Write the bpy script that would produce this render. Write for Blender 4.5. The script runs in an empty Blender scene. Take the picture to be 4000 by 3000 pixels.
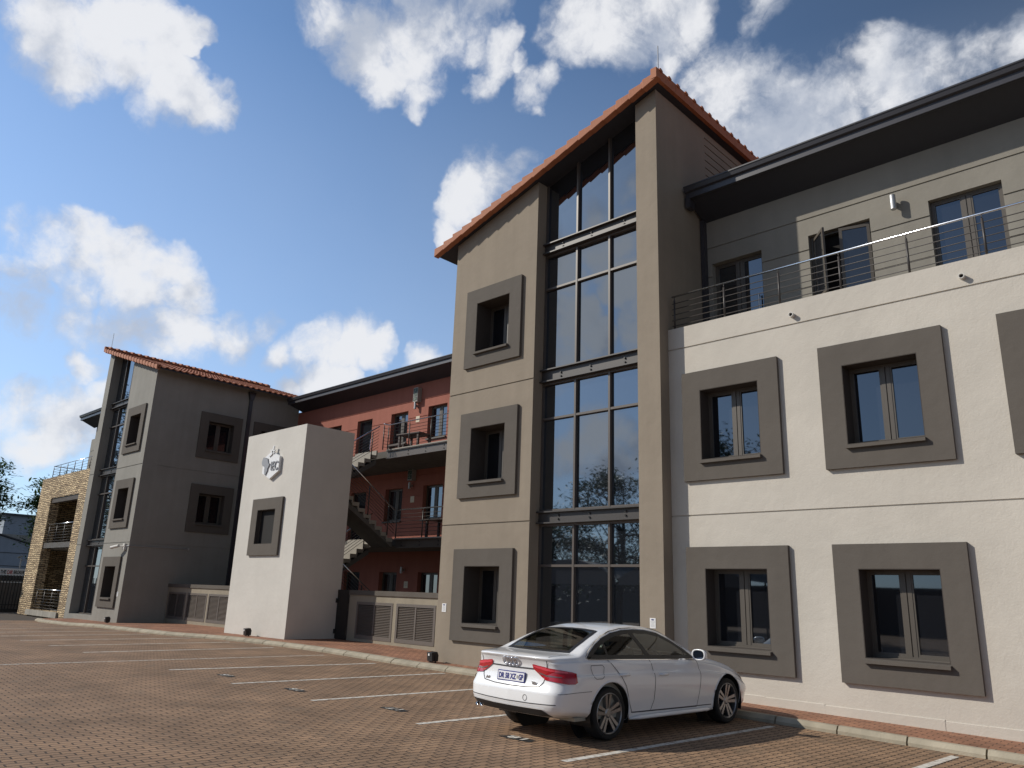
import bpy, bmesh, math, random
import numpy as np
from mathutils import Vector, Matrix
from mathutils.bvhtree import BVHTree

# Office block, parked car and brick car park under a cloudy sky
EXPOSURE = 0.0
SUN_ENERGY = 3.8
SKY_STRENGTH = 0.11
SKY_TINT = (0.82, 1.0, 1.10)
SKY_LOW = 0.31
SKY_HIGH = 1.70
CLOUD_GAIN = 8.4
BANK_K = 1.24
WARP = 0.10
FBK = 3.1
D0, D1 = 0.07, 1.12
VEIL0 = 0.05

S = bpy.context.scene
COL = S.collection
R = math.radians

# ------------------------------------------------------------------ camera
cam = bpy.data.cameras.new("camera")
cam_o = bpy.data.objects.new("camera", cam)
COL.objects.link(cam_o)
cam.sensor_width = 36.0
cam.lens = 26.97
cam.clip_start = 0.1
cam.clip_end = 2000
CAMROT = ((0.72557, 0.15935, 0.66945), (0.68729, -0.21656, -0.69335), (0.03449, 0.96318, -0.26665))
CAMPOS = Vector((8.398, -13.1196, 1.7241))
cam_o.matrix_world = Matrix.Translation(CAMPOS) @ Matrix(CAMROT).to_4x4()
S.camera = cam_o
S.render.resolution_x = 1024
S.render.resolution_y = 768
S.view_settings.view_transform = 'Standard'
S.view_settings.look = 'None'
S.view_settings.gamma = 1.0
S.view_settings.exposure = EXPOSURE
S.cycles.max_bounces = 8
S.cycles.transparent_max_bounces = 12

# ------------------------------------------------------------------ sun
SUN_TRAVEL = Vector((1.17, 1.0, -1.06)).normalized()
sun = bpy.data.lights.new("sun", 'SUN')
sun.energy = SUN_ENERGY
sun.angle = R(0.55)
sun.color = (1.0, 0.93, 0.82)
sun_o = bpy.data.objects.new("sun", sun)
COL.objects.link(sun_o)
sun_o.rotation_euler = SUN_TRAVEL.to_track_quat('-Z', 'Y').to_euler()
sun_o.location = (-30, -30, 40)

# ------------------------------------------------------------------ world: sky and clouds fixed in directions
W = bpy.data.worlds.new("World")
S.world = W
W.use_nodes = True
nt = W.node_tree
N = nt.nodes
for n in list(N):
    N.remove(n)


def wn(kind, **kw):
    n = N.new(kind)
    for k, v in kw.items():
        setattr(n, k, v)
    return n


def wl(a, b):
    nt.links.new(a, b)


def wmath(op, a, b=None, clamp=False):
    m = wn('ShaderNodeMath', operation=op)
    m.use_clamp = clamp
    for i, s in enumerate((a, b)):
        if s is None:
            continue
        if isinstance(s, (int, float)):
            m.inputs[i].default_value = s
        else:
            wl(s, m.inputs[i])
    return m.outputs[0]


out = wn('ShaderNodeOutputWorld')
bg = wn('ShaderNodeBackground')
wl(bg.outputs[0], out.inputs[0])
sky = wn('ShaderNodeTexSky', sky_type='NISHITA')
sky.sun_disc = False
sky.sun_elevation = R(34.5)
sky.sun_rotation = R(229.5)
sky.altitude = 1500
sky.air_density = 1.0
sky.dust_density = 1.4
sky.ozone_density = 2.0
bg.inputs[1].default_value = SKY_STRENGTH

# cloud banks, each given by a direction (unit vector through a sky point) and an angular radius
F_PX = 2996.6


def sky_dir(u, v):
    a, b = (u - 2000) / F_PX, -(v - 1500) / F_PX
    M = Matrix(CAMROT)
    d = M @ Vector((a, b, -1.0))
    return d.normalized()


BANKS = [(250, 150, 210), (430, 110, 180), (120, 40, 170), (560, 90, 140), (300, 270, 110), (640, 340, 140), (800, 390, 110),
         (520, 240, 120), (700, 120, 80),
         (1400, 100, 190), (1550, 170, 200), (1680, 70, 170), (1290, 60, 120), (1480, 270, 120), (1600, 340, 90), (1820, 40, 120),
         (1200, 70, 90), (1930, 220, 110), (1880, 310, 80), (1830, 170, 60), (2030, 240, 55), (2080, 350, 90), (2160, 300, 60),
         (2120, 430, 40), (2250, 80, 150), (2400, 120, 160), (2600, 80, 160), (2720, 20, 120), (2590, 210, 100), (3000, 50, 90),
         (2880, 330, 210), (2740, 330, 120), (3040, 430, 190), (3260, 390, 180), (3450, 310, 190), (3600, 250, 140),
         (3420, 220, 100), (3820, 190, 130), (3970, 180, 110), (3100, 520, 190), (2930, 560, 150),
         (1950, 700, 150), (1850, 760, 110), (2030, 640, 70), (1800, 830, 90), (2060, 700, 70), (1740, 920, 60),
         (200, 1000, 170), (350, 980, 160), (500, 1020, 160), (650, 1030, 120), (720, 1140, 110), (550, 1110, 150),
         (100, 1070, 130), (300, 1110, 150), (30, 1050, 90), (90, 1230, 110), (300, 1260, 130), (500, 1280, 150),
         (700, 1290, 150), (880, 1310, 110), (1010, 1260, 70), (600, 1350, 90), (1200, 1350, 120), (1350, 1350, 110),
         (1090, 1370, 80), (1480, 1360, 70), (1250, 1510, 110), (1360, 1480, 90), (1140, 1540, 60), (1650, 1400, 60),
         (80, 1590, 120), (250, 1640, 150), (400, 1600, 110), (150, 1700, 140), (330, 1440, 70)]

tc = wn('ShaderNodeTexCoord')
dirv = tc.outputs['Generated']
wig_n = wn('ShaderNodeTexNoise')
wig_n.inputs['Scale'].default_value = 7.0
wig_n.inputs['Detail'].default_value = 5.0
wig_n.inputs['Roughness'].default_value = 0.6
wl(dirv, wig_n.inputs['Vector'])
wsub = wn('ShaderNodeVectorMath', operation='SUBTRACT')
wl(wig_n.outputs['Color'], wsub.inputs[0])
wsub.inputs[1].default_value = (0.5, 0.5, 0.5)
wsc = wn('ShaderNodeVectorMath', operation='SCALE')
wl(wsub.outputs[0], wsc.inputs[0])
wsc.inputs['Scale'].default_value = WARP
wadd = wn('ShaderNodeVectorMath', operation='ADD')
wl(dirv, wadd.inputs[0])
wl(wsc.outputs[0], wadd.inputs[1])
wnorm = wn('ShaderNodeVectorMath', operation='NORMALIZE')
wl(wadd.outputs[0], wnorm.inputs[0])


def bank_field(vec, banks, flip=False):
    acc = None
    for (u, v, r) in banks:
        d = sky_dir(u, v)
        ang = BANK_K * r / F_PX * d.dot(sky_dir(2000, 1500))
        if flip:
            d = Vector((d.x, -d.y, d.z))
        dp = wn('ShaderNodeVectorMath', operation='DOT_PRODUCT')
        wl(vec, dp.inputs[0])
        dp.inputs[1].default_value = d
        mr = wn('ShaderNodeMapRange')
        mr.inputs['From Min'].default_value = math.cos(ang)
        mr.inputs['From Max'].default_value = 1.0
        wl(dp.outputs['Value'], mr.inputs['Value'])
        acc = mr.outputs[0] if acc is None else wmath('MAXIMUM', acc, mr.outputs[0])
    return acc


def wnoise(vec, scale, detail, rough):
    n = wn('ShaderNodeTexNoise')
    n.inputs['Scale'].default_value = scale
    n.inputs['Detail'].default_value = detail
    n.inputs['Roughness'].default_value = rough
    wl(vec, n.inputs['Vector'])
    return n


def wrange(val, a, b, c=0.0, d=1.0, smooth=False):
    m = wn('ShaderNodeMapRange')
    if smooth:
        m.interpolation_type = 'SMOOTHSTEP'
    m.inputs['From Min'].default_value = a
    m.inputs['From Max'].default_value = b
    m.inputs['To Min'].default_value = c
    m.inputs['To Max'].default_value = d
    wl(val, m.inputs['Value'])
    return m.outputs[0]


# clouds seen only in the glass, over the viewer's shoulder
BACK_BANKS = [(2190, 1010, 130), (2330, 940, 120), (2430, 900, 110), (2460, 1090, 110), (2230, 1230, 120), (2210, 1420, 110), (2330, 1330, 80),
              (2380, 1760, 150), (2250, 1800, 100), (2480, 1700, 90), (2330, 830, 90), (2440, 700, 70), (2600, 1300, 150), (1300, 900, 200), (900, 1300, 160)]
field = wmath('MAXIMUM', bank_field(wnorm.outputs[0], BANKS), bank_field(wnorm.outputs[0], BACK_BANKS, True))
fb = wnoise(dirv, 6.5, 12.0, 0.60)
wisp = wnoise(wnorm.outputs[0], 24.0, 8.0, 0.62)
fb_c = wmath('ADD', wmath('SUBTRACT', fb.outputs['Fac'], 0.5), wmath('MULTIPLY', wmath('SUBTRACT', wisp.outputs['Fac'], 0.5), 0.45))
dens0 = wmath('ADD', wmath('MULTIPLY', field, 0.95), wmath('MULTIPLY', fb_c, FBK))
gate = wrange(field, 0.0, 0.22)
dens = wmath('MULTIPLY', wrange(dens0, D0, D1, smooth=True), gate)
# cloud shading: the same billows sampled a little towards the sun
offv = wn('ShaderNodeVectorMath', operation='ADD')
wl(dirv, offv.inputs[0])
offv.inputs[1].default_value = (-0.030, -0.018, 0.040)
la = wnoise(dirv, 7.0, 7.0, 0.55)
fb2 = wnoise(offv.outputs[0], 7.0, 7.0, 0.55)
lit = wmath('SUBTRACT', la.outputs['Fac'], fb2.outputs['Fac'])
soft = wnoise(dirv, 6.0, 4.0, 0.5)
shade = wmath('ADD', wmath('MULTIPLY', lit, 2.6), wmath('ADD', wmath('MULTIPLY', soft.outputs['Fac'], 1.3), wmath('MULTIPLY', dens, 0.30)))
cmix = wn('ShaderNodeMix', data_type='RGBA')
cmix.inputs[6].default_value = [c * CLOUD_GAIN for c in (0.52, 0.57, 0.67)] + [1]
cmix.inputs[7].default_value = [c * CLOUD_GAIN for c in (0.92, 0.93, 0.96)] + [1]
wl(wrange(shade, 0.50, 1.10, smooth=True), cmix.inputs[0])
sepd = wn('ShaderNodeSeparateXYZ')
wl(dirv, sepd.inputs[0])
# the sky is brighter on the sunward side
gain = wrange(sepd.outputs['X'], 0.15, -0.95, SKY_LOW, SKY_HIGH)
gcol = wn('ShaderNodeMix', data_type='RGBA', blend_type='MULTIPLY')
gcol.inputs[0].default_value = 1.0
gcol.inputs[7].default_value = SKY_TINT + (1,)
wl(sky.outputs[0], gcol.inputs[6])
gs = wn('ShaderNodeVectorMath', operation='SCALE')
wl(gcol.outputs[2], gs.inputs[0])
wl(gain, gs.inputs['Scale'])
# thin white veil, thicker low down
veil = wrange(sepd.outputs['Z'], 0.62, 0.0, VEIL0, 0.70)
vmix = wn('ShaderNodeMix', data_type='RGBA')
vmix.inputs[7].default_value = [c * CLOUD_GAIN for c in (0.56, 0.66, 0.82)] + [1]
vn = wnoise(dirv, 2.6, 5.0, 0.55)
wl(wmath('MULTIPLY', veil, wrange(vn.outputs['Fac'], 0.25, 0.65, 0.75, 1.1)), vmix.inputs[0])
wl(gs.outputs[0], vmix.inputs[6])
fin = wn('ShaderNodeMix', data_type='RGBA')
wl(wmath('MULTIPLY', dens, 0.95), fin.inputs[0])
wl(vmix.outputs[2], fin.inputs[6])
wl(cmix.outputs[2], fin.inputs[7])
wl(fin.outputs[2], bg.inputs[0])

# ------------------------------------------------------------------ materials
MAT = {}


def newmat(name):
    m = bpy.data.materials.new(name)
    m.use_nodes = True
    t = m.node_tree
    b = t.nodes['Principled BSDF']
    MAT[name] = m
    return m, t, b


def lk(t, a, b):
    t.links.new(a, b)


def simple(name, col, rough=0.5, metal=0.0, spec=0.5, var=0.0, scale=6.0, coat=0.0):
    m, t, b = newmat(name)
    b.inputs['Base Color'].default_value = tuple(col) + (1,)
    b.inputs['Roughness'].default_value = rough
    b.inputs['Metallic'].default_value = metal
    b.inputs['Specular IOR Level'].default_value = spec
    b.inputs['Coat Weight'].default_value = coat
    if var > 0:
        n = t.nodes.new('ShaderNodeTexNoise')
        n.inputs['Scale'].default_value = scale
        n.inputs['Detail'].default_value = 6
        g = t.nodes.new('ShaderNodeNewGeometry')
        lk(t, g.outputs['Position'], n.inputs['Vector'])
        mx = t.nodes.new('ShaderNodeMix')
        mx.data_type = 'RGBA'
        mx.inputs[6].default_value = tuple(c * (1 - var) for c in col) + (1,)
        mx.inputs[7].default_value = tuple(min(1, c * (1 + var)) for c in col) + (1,)
        lk(t, n.outputs['Fac'], mx.inputs[0])
        lk(t, mx.outputs[2], b.inputs['Base Color'])
    return m


def plaster(name, col, bump=0.25, var=0.10, streak=1.0):
    m, t, b = newmat(name)
    g = t.nodes.new('ShaderNodeNewGeometry')
    b.inputs['Roughness'].default_value = 0.88
    b.inputs['Specular IOR Level'].default_value = 0.25
    big = t.nodes.new('ShaderNodeTexNoise')
    big.inputs['Scale'].default_value = 0.55
    big.inputs['Detail'].default_value = 8
    big.inputs['Roughness'].default_value = 0.65
    lk(t, g.outputs['Position'], big.inputs['Vector'])
    # rain streaks run down the wall: noise stretched along z
    st = t.nodes.new('ShaderNodeMapping')
    st.inputs['Scale'].default_value = (3.5, 3.5, 0.12)
    lk(t, g.outputs['Position'], st.inputs['Vector'])
    stn = t.nodes.new('ShaderNodeTexNoise')
    stn.inputs['Scale'].default_value = 1.0
    stn.inputs['Detail'].default_value = 5
    lk(t, st.outputs[0], stn.inputs['Vector'])
    ad = t.nodes.new('ShaderNodeMath')
    ad.operation = 'MULTIPLY_ADD'
    lk(t, stn.outputs['Fac'], ad.inputs[0])
    ad.inputs[1].default_value = streak
    lk(t, big.outputs['Fac'], ad.inputs[2])
    mr = t.nodes.new('ShaderNodeMapRange')
    mr.inputs['From Min'].default_value = 0.35 + .35 * streak
    mr.inputs['From Max'].default_value = 0.65 + .65 * streak
    lk(t, ad.outputs[0], mr.inputs['Value'])
    mx = t.nodes.new('ShaderNodeMix')
    mx.data_type = 'RGBA'
    mx.inputs[6].default_value = tuple(c * (1 - var) for c in col) + (1,)
    mx.inputs[7].default_value = tuple(min(1, c * (1 + var)) for c in col) + (1,)
    lk(t, mr.outputs[0], mx.inputs[0])
    lk(t, mx.outputs[2], b.inputs['Base Color'])
    fine = t.nodes.new('ShaderNodeTexNoise')
    fine.inputs['Scale'].default_value = 38
    fine.inputs['Detail'].default_value = 5
    lk(t, g.outputs['Position'], fine.inputs['Vector'])
    und = t.nodes.new('ShaderNodeTexNoise')
    und.inputs['Scale'].default_value = 4.5
    und.inputs['Detail'].default_value = 3
    lk(t, g.outputs['Position'], und.inputs['Vector'])
    b1 = t.nodes.new('ShaderNodeBump')
    b1.inputs['Strength'].default_value = bump
    b1.inputs['Distance'].default_value = 0.006
    lk(t, fine.outputs['Fac'], b1.inputs['Height'])
    b2 = t.nodes.new('ShaderNodeBump')
    b2.inputs['Strength'].default_value = 0.4
    b2.inputs['Distance'].default_value = 0.02
    lk(t, und.outputs['Fac'], b2.inputs['Height'])
    lk(t, b1.outputs[0], b2.inputs['Normal'])
    lk(t, b2.outputs[0], b.inputs['Normal'])
    return m


def brick_mat(name, c1, c2, mortar, bw, rh, along='Y', zig=0.0, rot=0.0, msize=0.006, bump=0.6, patches=None, squash=1.0):
    m, t, b = newmat(name)
    g = t.nodes.new('ShaderNodeNewGeometry')
    mp = t.nodes.new('ShaderNodeMapping')
    mp.inputs['Rotation'].default_value = (0, 0, rot)
    lk(t, g.outputs['Position'], mp.inputs['Vector'])
    sp = t.nodes.new('ShaderNodeSeparateXYZ')
    lk(t, mp.outputs[0], sp.inputs[0])
    cb = t.nodes.new('ShaderNodeCombineXYZ')
    a, c = (sp.outputs['Y'], sp.outputs['X']) if along == 'Y' else (sp.outputs['X'], sp.outputs['Y'])
    if along == 'Z':
        sm = t.nodes.new('ShaderNodeMath')
        sm.operation = 'ADD'
        lk(t, sp.outputs['X'], sm.inputs[0])
        lk(t, sp.outputs['Y'], sm.inputs[1])
        a, c = sm.outputs[0], sp.outputs['Z']
    lk(t, a, cb.inputs['X'])
    if zig > 0:
        ml = t.nodes.new('ShaderNodeMath')
        ml.operation = 'PINGPONG'
        lk(t, a, ml.inputs[0])
        ml.inputs[1].default_value = bw / 4
        m2 = t.nodes.new('ShaderNodeMath')
        m2.operation = 'MULTIPLY'
        lk(t, ml.outputs[0], m2.inputs[0])
        m2.inputs[1].default_value = zig
        m3 = t.nodes.new('ShaderNodeMath')
        m3.operation = 'ADD'
        lk(t, c, m3.inputs[0])
        lk(t, m2.outputs[0], m3.inputs[1])
        c = m3.outputs[0]
    lk(t, c, cb.inputs['Y'])
    vec = cb.outputs[0]
    wob = t.nodes.new('ShaderNodeTexNoise')
    wob.inputs['Scale'].default_value = 9 if along != 'Z' else 5.5
    lk(t, vec, wob.inputs['Vector'])
    ws = t.nodes.new('ShaderNodeVectorMath')
    ws.operation = 'SUBTRACT'
    lk(t, wob.outputs['Color'], ws.inputs[0])
    ws.inputs[1].default_value = (.5, .5, .5)
    wk = t.nodes.new('ShaderNodeVectorMath')
    wk.operation = 'SCALE'
    wk.inputs['Scale'].default_value = 0.012 if along != 'Z' else 0.16
    lk(t, ws.outputs[0], wk.inputs[0])
    wa = t.nodes.new('ShaderNodeVectorMath')
    wa.operation = 'ADD'
    lk(t, vec, wa.inputs[0])
    lk(t, wk.outputs[0], wa.inputs[1])
    br = t.nodes.new('ShaderNodeTexBrick')
    br.inputs['Color1'].default_value = tuple(c1) + (1,)
    br.inputs['Color2'].default_value = tuple(c2) + (1,)
    br.inputs['Mortar'].default_value = tuple(mortar) + (1,)
    br.inputs['Scale'].default_value = 1.0
    br.inputs['Mortar Size'].default_value = msize
    br.inputs['Mortar Smooth'].default_value = 0.3
    br.inputs['Bias'].default_value = 0.0
    br.inputs['Brick Width'].default_value = bw
    br.inputs['Row Height'].default_value = rh
    lk(t, wa.outputs[0], br.inputs['Vector'])
    big = t.nodes.new('ShaderNodeTexNoise')
    big.inputs['Scale'].default_value = 0.9
    big.inputs['Detail'].default_value = 7
    big.inputs['Roughness'].default_value = 0.65
    lk(t, g.outputs['Position'], big.inputs['Vector'])
    rmp = t.nodes.new('ShaderNodeMapRange')
    rmp.inputs['From Min'].default_value = 0.3
    rmp.inputs['From Max'].default_value = 0.7
    rmp.inputs['To Min'].default_value = 0.68
    rmp.inputs['To Max'].default_value = 1.25
    lk(t, big.outputs['Fac'], rmp.inputs['Value'])
    mu = t.nodes.new('ShaderNodeMix')
    mu.data_type = 'RGBA'
    mu.blend_type = 'MULTIPLY'
    mu.inputs[0].default_value = 1.0
    lk(t, br.outputs['Color'], mu.inputs[6])
    lk(t, rmp.outputs[0], mu.inputs[7])
    colr = mu.outputs[2]
    if patches:
        pn = t.nodes.new('ShaderNodeTexNoise')
        pn.inputs['Scale'].default_value = 2.3
        pn.inputs['Detail'].default_value = 6
        lk(t, g.outputs['Position'], pn.inputs['Vector'])
        pr = t.nodes.new('ShaderNodeMapRange')
        pr.inputs['From Min'].default_value = 0.56
        pr.inputs['From Max'].default_value = 0.74
        pr.inputs['To Max'].default_value = 0.7
        lk(t, pn.outputs['Fac'], pr.inputs['Value'])
        pm = t.nodes.new('ShaderNodeMix')
        pm.data_type = 'RGBA'
        lk(t, pr.outputs[0], pm.inputs[0])
        lk(t, colr, pm.inputs[6])
        pm.inputs[7].default_value = tuple(patches) + (1,)
        colr = pm.outputs[2]
    lk(t, colr, b.inputs['Base Color'])
    b.inputs['Roughness'].default_value = 0.85
    b.inputs['Specular IOR Level'].default_value = 0.3
    gr = t.nodes.new('ShaderNodeTexNoise')
    gr.inputs['Scale'].default_value = 60
    gr.inputs['Detail'].default_value = 4
    lk(t, g.outputs['Position'], gr.inputs['Vector'])
    hm = t.nodes.new('ShaderNodeMath')
    hm.operation = 'MULTIPLY_ADD'
    lk(t, gr.outputs['Fac'], hm.inputs[0])
    hm.inputs[1].default_value = 0.25
    inv = t.nodes.new('ShaderNodeMath')
    inv.operation = 'SUBTRACT'
    inv.inputs[0].default_value = 1.0
    lk(t, br.outputs['Fac'], inv.inputs[1])
    lk(t, inv.outputs[0], hm.inputs[2])
    bp = t.nodes.new('ShaderNodeBump')
    bp.inputs['Strength'].default_value = bump
    bp.inputs['Distance'].default_value = 0.012 if along != 'Z' else 0.03
    lk(t, hm.outputs[0], bp.inputs['Height'])
    lk(t, bp.outputs[0], b.inputs['Normal'])
    return m


def glass_dark(name, col=(0.012, 0.014, 0.018), ior=2.4, wav=0.0):
    m, t, b = newmat(name)
    b.inputs['Base Color'].default_value = tuple(col) + (1,)
    b.inputs['Roughness'].default_value = 0.02
    b.inputs['IOR'].default_value = ior
    b.inputs['Specular IOR Level'].default_value = 0.5
    b.inputs['Specular Tint'].default_value = (0.78, 0.88, 1.0, 1)
    if wav > 0:
        g = t.nodes.new('ShaderNodeNewGeometry')
        n = t.nodes.new('ShaderNodeTexNoise')
        n.inputs['Scale'].default_value = 1.3
        lk(t, g.outputs['Position'], n.inputs['Vector'])
        bp = t.nodes.new('ShaderNodeBump')
        bp.inputs['Strength'].default_value = wav
        bp.inputs['Distance'].default_value = 0.01
        lk(t, n.outputs['Fac'], bp.inputs['Height'])
        lk(t, bp.outputs[0], b.inputs['Normal'])
    return m


plaster('tower_plaster', (0.285, 0.240, 0.188), streak=.45)
plaster('far_plaster', (0.275, 0.265, 0.240), streak=.45)
plaster('shaded_concrete', (0.125, 0.118, 0.108), bump=0.4, var=0.2)  # concrete darkened to deepen the shade around the courtyard galleries
plaster('reveal_shade_plaster', (0.070, 0.060, 0.053), bump=0.1, var=0.06)  # surround plaster darkened for the shade inside the window openings
plaster('dark_plaster', (0.120, 0.106, 0.092), bump=0.15, var=0.08, streak=.5)
plaster('white_plaster', (0.565, 0.525, 0.462), bump=0.55, var=0.07, streak=.15)
plaster('pylon_plaster', (0.60, 0.575, 0.53), bump=0.35, var=0.06, streak=.2)
plaster('upper_plaster', (0.255, 0.238, 0.205), streak=.4)
plaster('red_plaster', (0.33, 0.125, 0.092), var=0.08)
plaster('louvre_plaster', (0.30, 0.265, 0.205))
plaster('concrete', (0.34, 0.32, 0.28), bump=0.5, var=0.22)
plaster('kerb_concrete', (0.36, 0.32, 0.245), bump=0.8, var=0.25)
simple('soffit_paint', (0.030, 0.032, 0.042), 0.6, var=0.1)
simple('gutter_metal', (0.045, 0.044, 0.052), 0.38, spec=0.5)
simple('beam_shade_brown', (0.050, 0.043, 0.040), 0.45, var=0.08)  # steel brown darkened for the shade in the glazing recess
simple('steel_brown', (0.092, 0.075, 0.064), 0.42, spec=0.5, var=0.08)
simple('frame_brown', (0.095, 0.082, 0.068), 0.45, var=0.06)
simple('louvre_grey', (0.135, 0.115, 0.10), 0.5, var=0.05)
simple('rail_dark', (0.055, 0.048, 0.045), 0.45)
simple('bolt_black', (0.015, 0.014, 0.014), 0.5)
simple('stainless', (0.75, 0.76, 0.78), 0.22, metal=1.0)
simple('galvanised', (0.46, 0.46, 0.46), 0.45, metal=0.7)
simple('white_paint', (0.70, 0.69, 0.66), 0.5)
simple('pvc_white', (0.62, 0.60, 0.56), 0.5)
simple('black_plastic', (0.012, 0.012, 0.013), 0.45)
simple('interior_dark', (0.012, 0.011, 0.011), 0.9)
simple('gate_black', (0.022, 0.020, 0.019), 0.5)
glass_dark('office_glass', ior=3.0, wav=0.05)
glass_dark('window_glass', (0.010, 0.011, 0.014), ior=2.3, wav=0.03)
glass_dark('side_glass', (0.008, 0.008, 0.010), ior=1.6, wav=0.03)
simple('sign_white', (0.80, 0.80, 0.80), 0.4)
simple('sign_grey', (0.30, 0.30, 0.31), 0.4)
simple('sign_green', (0.010, 0.030, 0.018), 0.5)
simple('sign_mark', (0.20, 0.26, 0.19), 0.5)
simple('logo_blue', (0.02, 0.03, 0.16), 0.5)
simple('wood_dark', (0.055, 0.032, 0.026), 0.6, var=0.2)
simple('cream_plate', (0.62, 0.52, 0.38), 0.5)
simple('banner_red', (0.50, 0.02, 0.03), 0.5)
simple('banner_black', (0.015, 0.015, 0.02), 0.5)
simple('step_concrete', (0.31, 0.285, 0.245), 0.85, var=0.15)
plaster('hazy_steel_sheet', (0.33, 0.37, 0.42), bump=0.0, var=0.06)  # steel blue lightened to carry the distance haze
simple('paint_black', (0.018, 0.018, 0.018), 0.8, var=0.4, scale=18)
brick_mat('paver_lot', (0.330, 0.210, 0.128), (0.270, 0.175, 0.110), (0.058, 0.041, 0.030), 0.225, 0.112, 'Y', zig=0.30,
          rot=0.06, msize=0.010, bump=0.9, patches=(0.20, 0.145, 0.10))
brick_mat('paver_walk', (0.40, 0.20, 0.12), (0.29, 0.15, 0.095), (0.045, 0.026, 0.020), 0.22, 0.11, 'X', rot=0.0,
          msize=0.007, bump=0.6)
brick_mat('stone_cladding', (0.80, 0.62, 0.38), (0.40, 0.29, 0.18), (0.05, 0.035, 0.026), 0.36, 0.10, 'Z', msize=0.015, bump=1.0)


def line_paint():
    m, t, b = newmat('line_paint')
    g = t.nodes.new('ShaderNodeNewGeometry')
    n = t.nodes.new('ShaderNodeTexNoise')
    n.inputs['Scale'].default_value = 11
    n.inputs['Detail'].default_value = 6
    n.inputs['Roughness'].default_value = 0.7
    lk(t, g.outputs['Position'], n.inputs['Vector'])
    sp = t.nodes.new('ShaderNodeSeparateXYZ')
    lk(t, g.outputs['Position'], sp.inputs[0])
    # gaps where the line crosses the joints between pavers
    pp = t.nodes.new('ShaderNodeMath')
    pp.operation = 'PINGPONG'
    lk(t, sp.outputs['Y'], pp.inputs[0])
    pp.inputs[1].default_value = 0.112
    lt = t.nodes.new('ShaderNodeMapRange')
    lt.inputs['From Min'].default_value = 0.0
    lt.inputs['From Max'].default_value = 0.014
    lk(t, pp.outputs[0], lt.inputs['Value'])
    r = t.nodes.new('ShaderNodeMapRange')
    r.inputs['From Min'].default_value = 0.33
    r.inputs['From Max'].default_value = 0.50
    lk(t, n.outputs['Fac'], r.inputs['Value'])
    mu = t.nodes.new('ShaderNodeMath')
    mu.operation = 'MULTIPLY'
    lk(t, r.outputs[0], mu.inputs[0])
    lk(t, lt.outputs[0], mu.inputs[1])
    mx = t.nodes.new('ShaderNodeMix')
    mx.data_type = 'RGBA'
    mx.inputs[6].default_value = (0.26, 0.20, 0.15, 1)
    mx.inputs[7].default_value = (0.66, 0.63, 0.57, 1)
    lk(t, mu.outputs[0], mx.inputs[0])
    lk(t, mx.outputs[2], b.inputs['Base Color'])
    b.inputs['Roughness'].default_value = 0.8


line_paint()


def tile_mat():
    m, t, b = newmat('roof_tile')
    g = t.nodes.new('ShaderNodeNewGeometry')
    n = t.nodes.new('ShaderNodeTexNoise')
    n.inputs['Scale'].default_value = 3.0
    n.inputs['Detail'].default_value = 7
    n.inputs['Roughness'].default_value = 0.7
    lk(t, g.outputs['Position'], n.inputs['Vector'])
    mx = t.nodes.new('ShaderNodeMix')
    mx.data_type = 'RGBA'
    mx.inputs[6].default_value = (0.29, 0.098, 0.046, 1)
    mx.inputs[7].default_value = (0.48, 0.19, 0.095, 1)
    lk(t, n.outputs['Fac'], mx.inputs[0])
    lk(t, mx.outputs[2], b.inputs['Base Color'])
    b.inputs['Roughness'].default_value = 0.75


tile_mat()


def leaf_mat(name, c1, c2):
    m, t, b = newmat(name)
    oi = t.nodes.new('ShaderNodeNewGeometry')
    mx = t.nodes.new('ShaderNodeMix')
    mx.data_type = 'RGBA'
    mx.inputs[6].default_value = tuple(c1) + (1,)
    mx.inputs[7].default_value = tuple(c2) + (1,)
    lk(t, oi.outputs['Random Per Island'], mx.inputs[0])
    lk(t, mx.outputs[2], b.inputs['Base Color'])
    b.inputs['Roughness'].default_value = 0.55
    b.inputs['Subsurface Weight'].default_value = 0.0
    tr = t.nodes.new('ShaderNodeBsdfTranslucent')
    lk(t, mx.outputs[2], tr.inputs['Color'])
    ms = t.nodes.new('ShaderNodeMixShader')
    ms.inputs[0].default_value = 0.35
    o = t.nodes['Material Output']
    lk(t, b.outputs[0], ms.inputs[1])
    lk(t, tr.outputs[0], ms.inputs[2])
    lk(t, ms.outputs[0], o.inputs[0])


leaf_mat('leaf_green', (0.030, 0.070, 0.018), (0.085, 0.150, 0.035))
leaf_mat('leaf_dark', (0.022, 0.045, 0.018), (0.05, 0.09, 0.03))
simple('bark', (0.075, 0.055, 0.04), 0.9, var=0.3, scale=9)
simple('shade_net', (0.24, 0.23, 0.21), 0.9)
simple('light_box', (0.34, 0.32, 0.30), 0.5)
simple('soil', (0.055, 0.042, 0.032), 0.95, var=0.3, scale=4)


# ------------------------------------------------------------------ helpers
def link(o, parent=None, local=False):
    COL.objects.link(o)
    if parent is not None:
        o.parent = parent
        if not local:
            root = parent
            M = Matrix.Identity(4)
            chain = []
            while root is not None:
                chain.append(root)
                root = root.parent
            for c in reversed(chain):
                M = M @ c.matrix_parent_inverse @ c.matrix_basis
            o.matrix_parent_inverse = M.inverted()
    return o


def tag(o, label=None, cat=None, group=None, kind=None):
    if label:
        o['label'] = label
    if cat:
        o['category'] = cat
    if group:
        o['group'] = group
    if kind:
        o['kind'] = kind
    return o


def empty(name, loc=(0, 0, 0), rz=0.0, label=None, cat=None, group=None):
    o = bpy.data.objects.new(name, None)
    COL.objects.link(o)
    o.location = loc
    o.rotation_euler = (0, 0, rz)
    o.empty_display_size = 0.3
    return tag(o, label, cat, group)


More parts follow.
